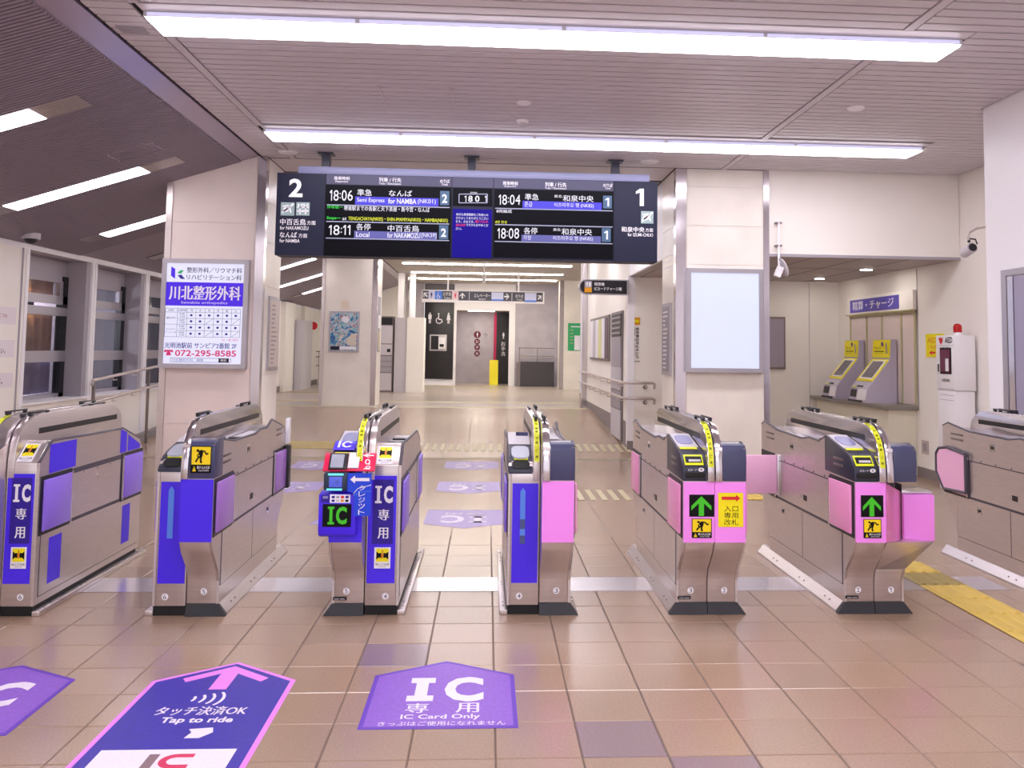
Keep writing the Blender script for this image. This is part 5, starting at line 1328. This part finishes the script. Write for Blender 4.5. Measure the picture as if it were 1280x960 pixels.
# reader tower on the lane 5 side
MB.G = nearer(.963)
b = MB(); b.prism([(4.862, .45), (4.80, .405), (4.775, .415), (4.765, .45), (4.765, .63), (4.862, .64)], 'x', -.865, -.672, PURPLE); b.build('display_housing', t, .006)
p = front_print(t, -.865, -.672, .44, .64, 4.765, (405, 614, 448, 660))
p.rect(410, 628, 443, 655, INK, 1); p.capI(416, 631, 423.5, 652, GREENE); p.text('C', 425.5, 631, 438, 652, GREENE, 2, .04); p.build('led_display', t)
p = front_print(t, -.865, -.672, .44, .64, 4.765, (405, 614, 448, 660)); p.rect(418, 616.5, 441.5, 626.5, WHITE, 1); p.rect(408, 617, 417.5, 626, PURPLED, 1)
for k, m in enumerate((PURPLED, GREYP, RED, PURPLED)): p.rect(420 + k * 5.3, 618.2, 423.6 + k * 5.3, 621, m, 2); p.rect(420 + k * 5.3, 622.5, 423.4 + k * 5.3, 625.3, (PURPLED, GREYL, ORANGE, INK)[k], 2)
p.text('対応', 410, 618.5, 416, 621.5, WHITE, 2); p.build('card_marks', t)
tr = bpy.data.objects.new('touch_terminal', None); COL.objects.link(tr); tr.parent = t; tr.location = (-.77 - M, 4.79 - 5.6, .69)
B('terminal_body', tr, -.842, -.712, 4.752, 4.80, .648, .745, mat('terminal_teal', '28384E', .3), .012)
B('screen', tr, -.812, -.745, 4.748, 4.753, .668, .722, SCRB, .002); B('light_bar', tr, -.818, -.738, 4.747, 4.753, .729, .739, CYANE, .002); B('light_bar', tr, -.824, -.744, 4.747, 4.753, .651, .661, CYANE, .002)
p = front_print(t, -.812, -.745, .668, .722, 4.747, (0, 0, 10, 10)); 
for k in range(3): p.ring(4.2 + k * .6, 5, .8 + k * .5, 1.4 + k * .9, .3, NAVYD, 1, -.8, .8, 6)
p.build('wave_mark', t)
b = MB(); b.prism([(-.715, .742), (-.592, .742), (-.592, .522), (-.680, .522), (-.680, .640), (-.715, .648)], 'y', 4.742, 4.746, BLUE); b.build('blue_sign', t)
p = front_print(t, -.715, -.592, .522, .742, 4.742, (440, 590, 467, 638)); p.poly([(443, 597), (448.5, 592.5), (448.5, 595.2), (465, 595.2), (465, 598.8), (448.5, 598.8), (448.5, 601.5)], WHITE, 1)
p.line([(447, 613), (452, 607), (460, 605), (467, 603)], .7, WHITE, 1); p.line([(447, 615), (456, 611), (467, 610)], .7, SKYB, 1); p.vtext('クレジット', 453, 603, 460.5, 637, WHITE, 2, .01); p.build('lettering', t)
def tilt(name, x0, x1, y0, z0, y1, z1, tk, m):
    L = math.hypot(y1 - y0, z1 - z0); ny, nz = -(z1 - z0) / L * tk, (y1 - y0) / L * tk
    vs = [(x0, y0, z0), (x1, y0, z0), (x1, y1, z1), (x0, y1, z1)]; MB().hexa(vs + [(a, c + ny, d + nz) for a, c, d in vs], m).build(name, t, .002)
tilt('crimson_sign', -.850, -.580, 4.775, .745, 4.85, .830, .008, CRIM); tilt('reader_bezel', -.822, -.725, 4.772, .754, 4.838, .829, .011, BLACK); tilt('reader_pad', -.812, -.745, 4.773, .762, 4.826, .822, .014, PADW); tilt('info_label', -.722, -.665, 4.776, .76, 4.84, .832, .0105, WHITE)
p = Pr((-.660, 4.842, .839), (1, 0, 0), (0, -.075, -.085), .078, .112, (0, 0, 78, 112), base=.002); p.arrow(38, 22, 60, 26, -PI / 2, WHITE, 1)
p.ring(38, 62, 14, 17, 6, WHITE, 1); p.disc(48, 76, 5, 5, WHITE, 1); p.line([(22, 106), (56, 106)], 6, WHITE, 1); p.ring(44, 96, 14, 9, 5, WHITE, 1); p.build('lettering', t)
tilt('violet_sheet', -.822, -.705, 4.895, .842, 4.99, .880, .004, PURPLE)
p = Pr((-.822, 4.99, .886), (1, 0, 0), (0, -.095, -.038), .117, .10, (0, 0, 117, 100), base=.003); p.rect(22, 15, 34, 88, WHITE, 1); p.ring(72, 52, 30, 36, 13, WHITE, 1, .6, 5.7); p.build('lettering', t)
# --- 4 | 3
MB.G = None
t = gate(.296, 0, 0, 'ticket gate numbered 4 and 3 with violet left front and pink right front')
half(t, .296, .17, -1, 'up_entry', PURPLE, LILAC, '4'); half(t, .296, .168, 1, 'exit', PINK, PINKF, '3')
light_mark(t, .145, .278, True); tape(t, .296, -1, True)
# --- 3 | 2
t = gate(1.200, 0, 0, 'pink ticket gate numbered 3 and 2 with a green arrow and a yellow entrance sticker')
half(t, 1.200, .166, -1, 'entry', PINK, PINKF, '3'); half(t, 1.200, .166, 1, 'exit', PINK, PINKF, '2')
arrow_front(t, 1.034, 1.215); tape(t, 1.200, -1)
MB.G = flare
p = front_print(t, 1.200, 1.366, .362, .688, 4.859, (894, 604, 931, 681)); p.rect(898, 617.5, 927.5, 661, YELLOW, 1); p.poly([(902, 622.5), (919, 622.5), (919, 619.8), (924, 624.5), (919, 629), (919, 626.5), (902, 626.5)], RED, 2)
for k, s_ in enumerate(('入口', '専用', '改札')): p.text(s_, 905, 634 + k * 8.6, 921.5, 641.5 + k * 8.6, INK, 2, .004)
p.build('entrance_sticker', t); MB.G = None
# --- 2 | 1
t = gate(2.118, 0, 0, 'pink ticket gate numbered 2 and 1 with a pink box sticking out at right')
half(t, 2.118, .166, -1, 'entry', PINK, PINKF, '2', no_flap=(1,)); half(t, 2.118, .166, 1, 'exit', PINK, PINKF, '1', cut=True)
arrow_front(t, 1.952, 2.118); tape(t, 2.118, -1)
MB.G = nearer(.965)
B('open_flap', t, 1.782, 2.0, 6.06, 6.085, .435, .695, PINKP, .006); B('open_flap_hinge', t, 2.0, 2.038, 6.05, 6.10, .425, .70, CHROME, .004)
MB.G = None
MB().hexa([(2.121, 4.645, .409), (2.309, 4.852, .374), (2.309, 5.10, .374), (2.121, 5.10, .409), (2.121, 4.645, .718), (2.309, 4.852, .638), (2.309, 5.10, .638), (2.121, 5.10, .718)], mat('glossy_pink_side', 'E884C4', .12)).build('housing_side', t, .003)
B('pink_housing', t, 2.309, 2.487, 4.845, 5.10, .374, .625, PINK, .006); B('housing_top_trim', t, 2.306, 2.489, 4.87, 5.10, .627, .640, CHROME, .002)
MB().hexa([(2.121, 4.786, .234), (2.283, 4.786, .234), (2.283, 5.10, .234), (2.121, 5.10, .234), (2.121, 4.648, .407), (2.485, 4.85, .371), (2.485, 5.10, .371), (2.121, 5.10, .407)], STEEL).build('housing_underside', t, .004)
MB.G = None
# --- last gate on the right, lane 1
M = 3.44
t = gate(M, .17, .17, 'ticket gate at the right edge with a pale pink flap in a dark frame')
half(t, M, .166, -1, 'entry', PINK, PINKP, None); half(t, M, .166, 1, 'exit', PINK, PINKP, None)
tape(t, M, -1)
MB.G = flare
fx = M - .166 - .02
b = MB(); zz = [(6.19, .425), (6.19, .695), (6.44, .72), (6.56, .70), (6.60, .66), (6.60, .52), (6.50, .41)]
n = len(zz)
for k in range(n): a, c = zz[k], zz[(k + 1) % n]; b.tube([(fx, a[0], a[1]), (fx, c[0], c[1])], .011, DARKT, 6)
b.build('flap_frame', t)
MB().prism([(6.20, .435), (6.20, .685), (6.44, .705), (6.55, .69), (6.585, .65), (6.585, .53), (6.49, .42)], 'x', fx - .004, fx + .004, PINKP).build('flap_sheet', t)
MB.G = None

# ---------------------------------------------------------------- tidy up
bpy.data.objects.remove(_fo); bpy.data.curves.remove(_fc)
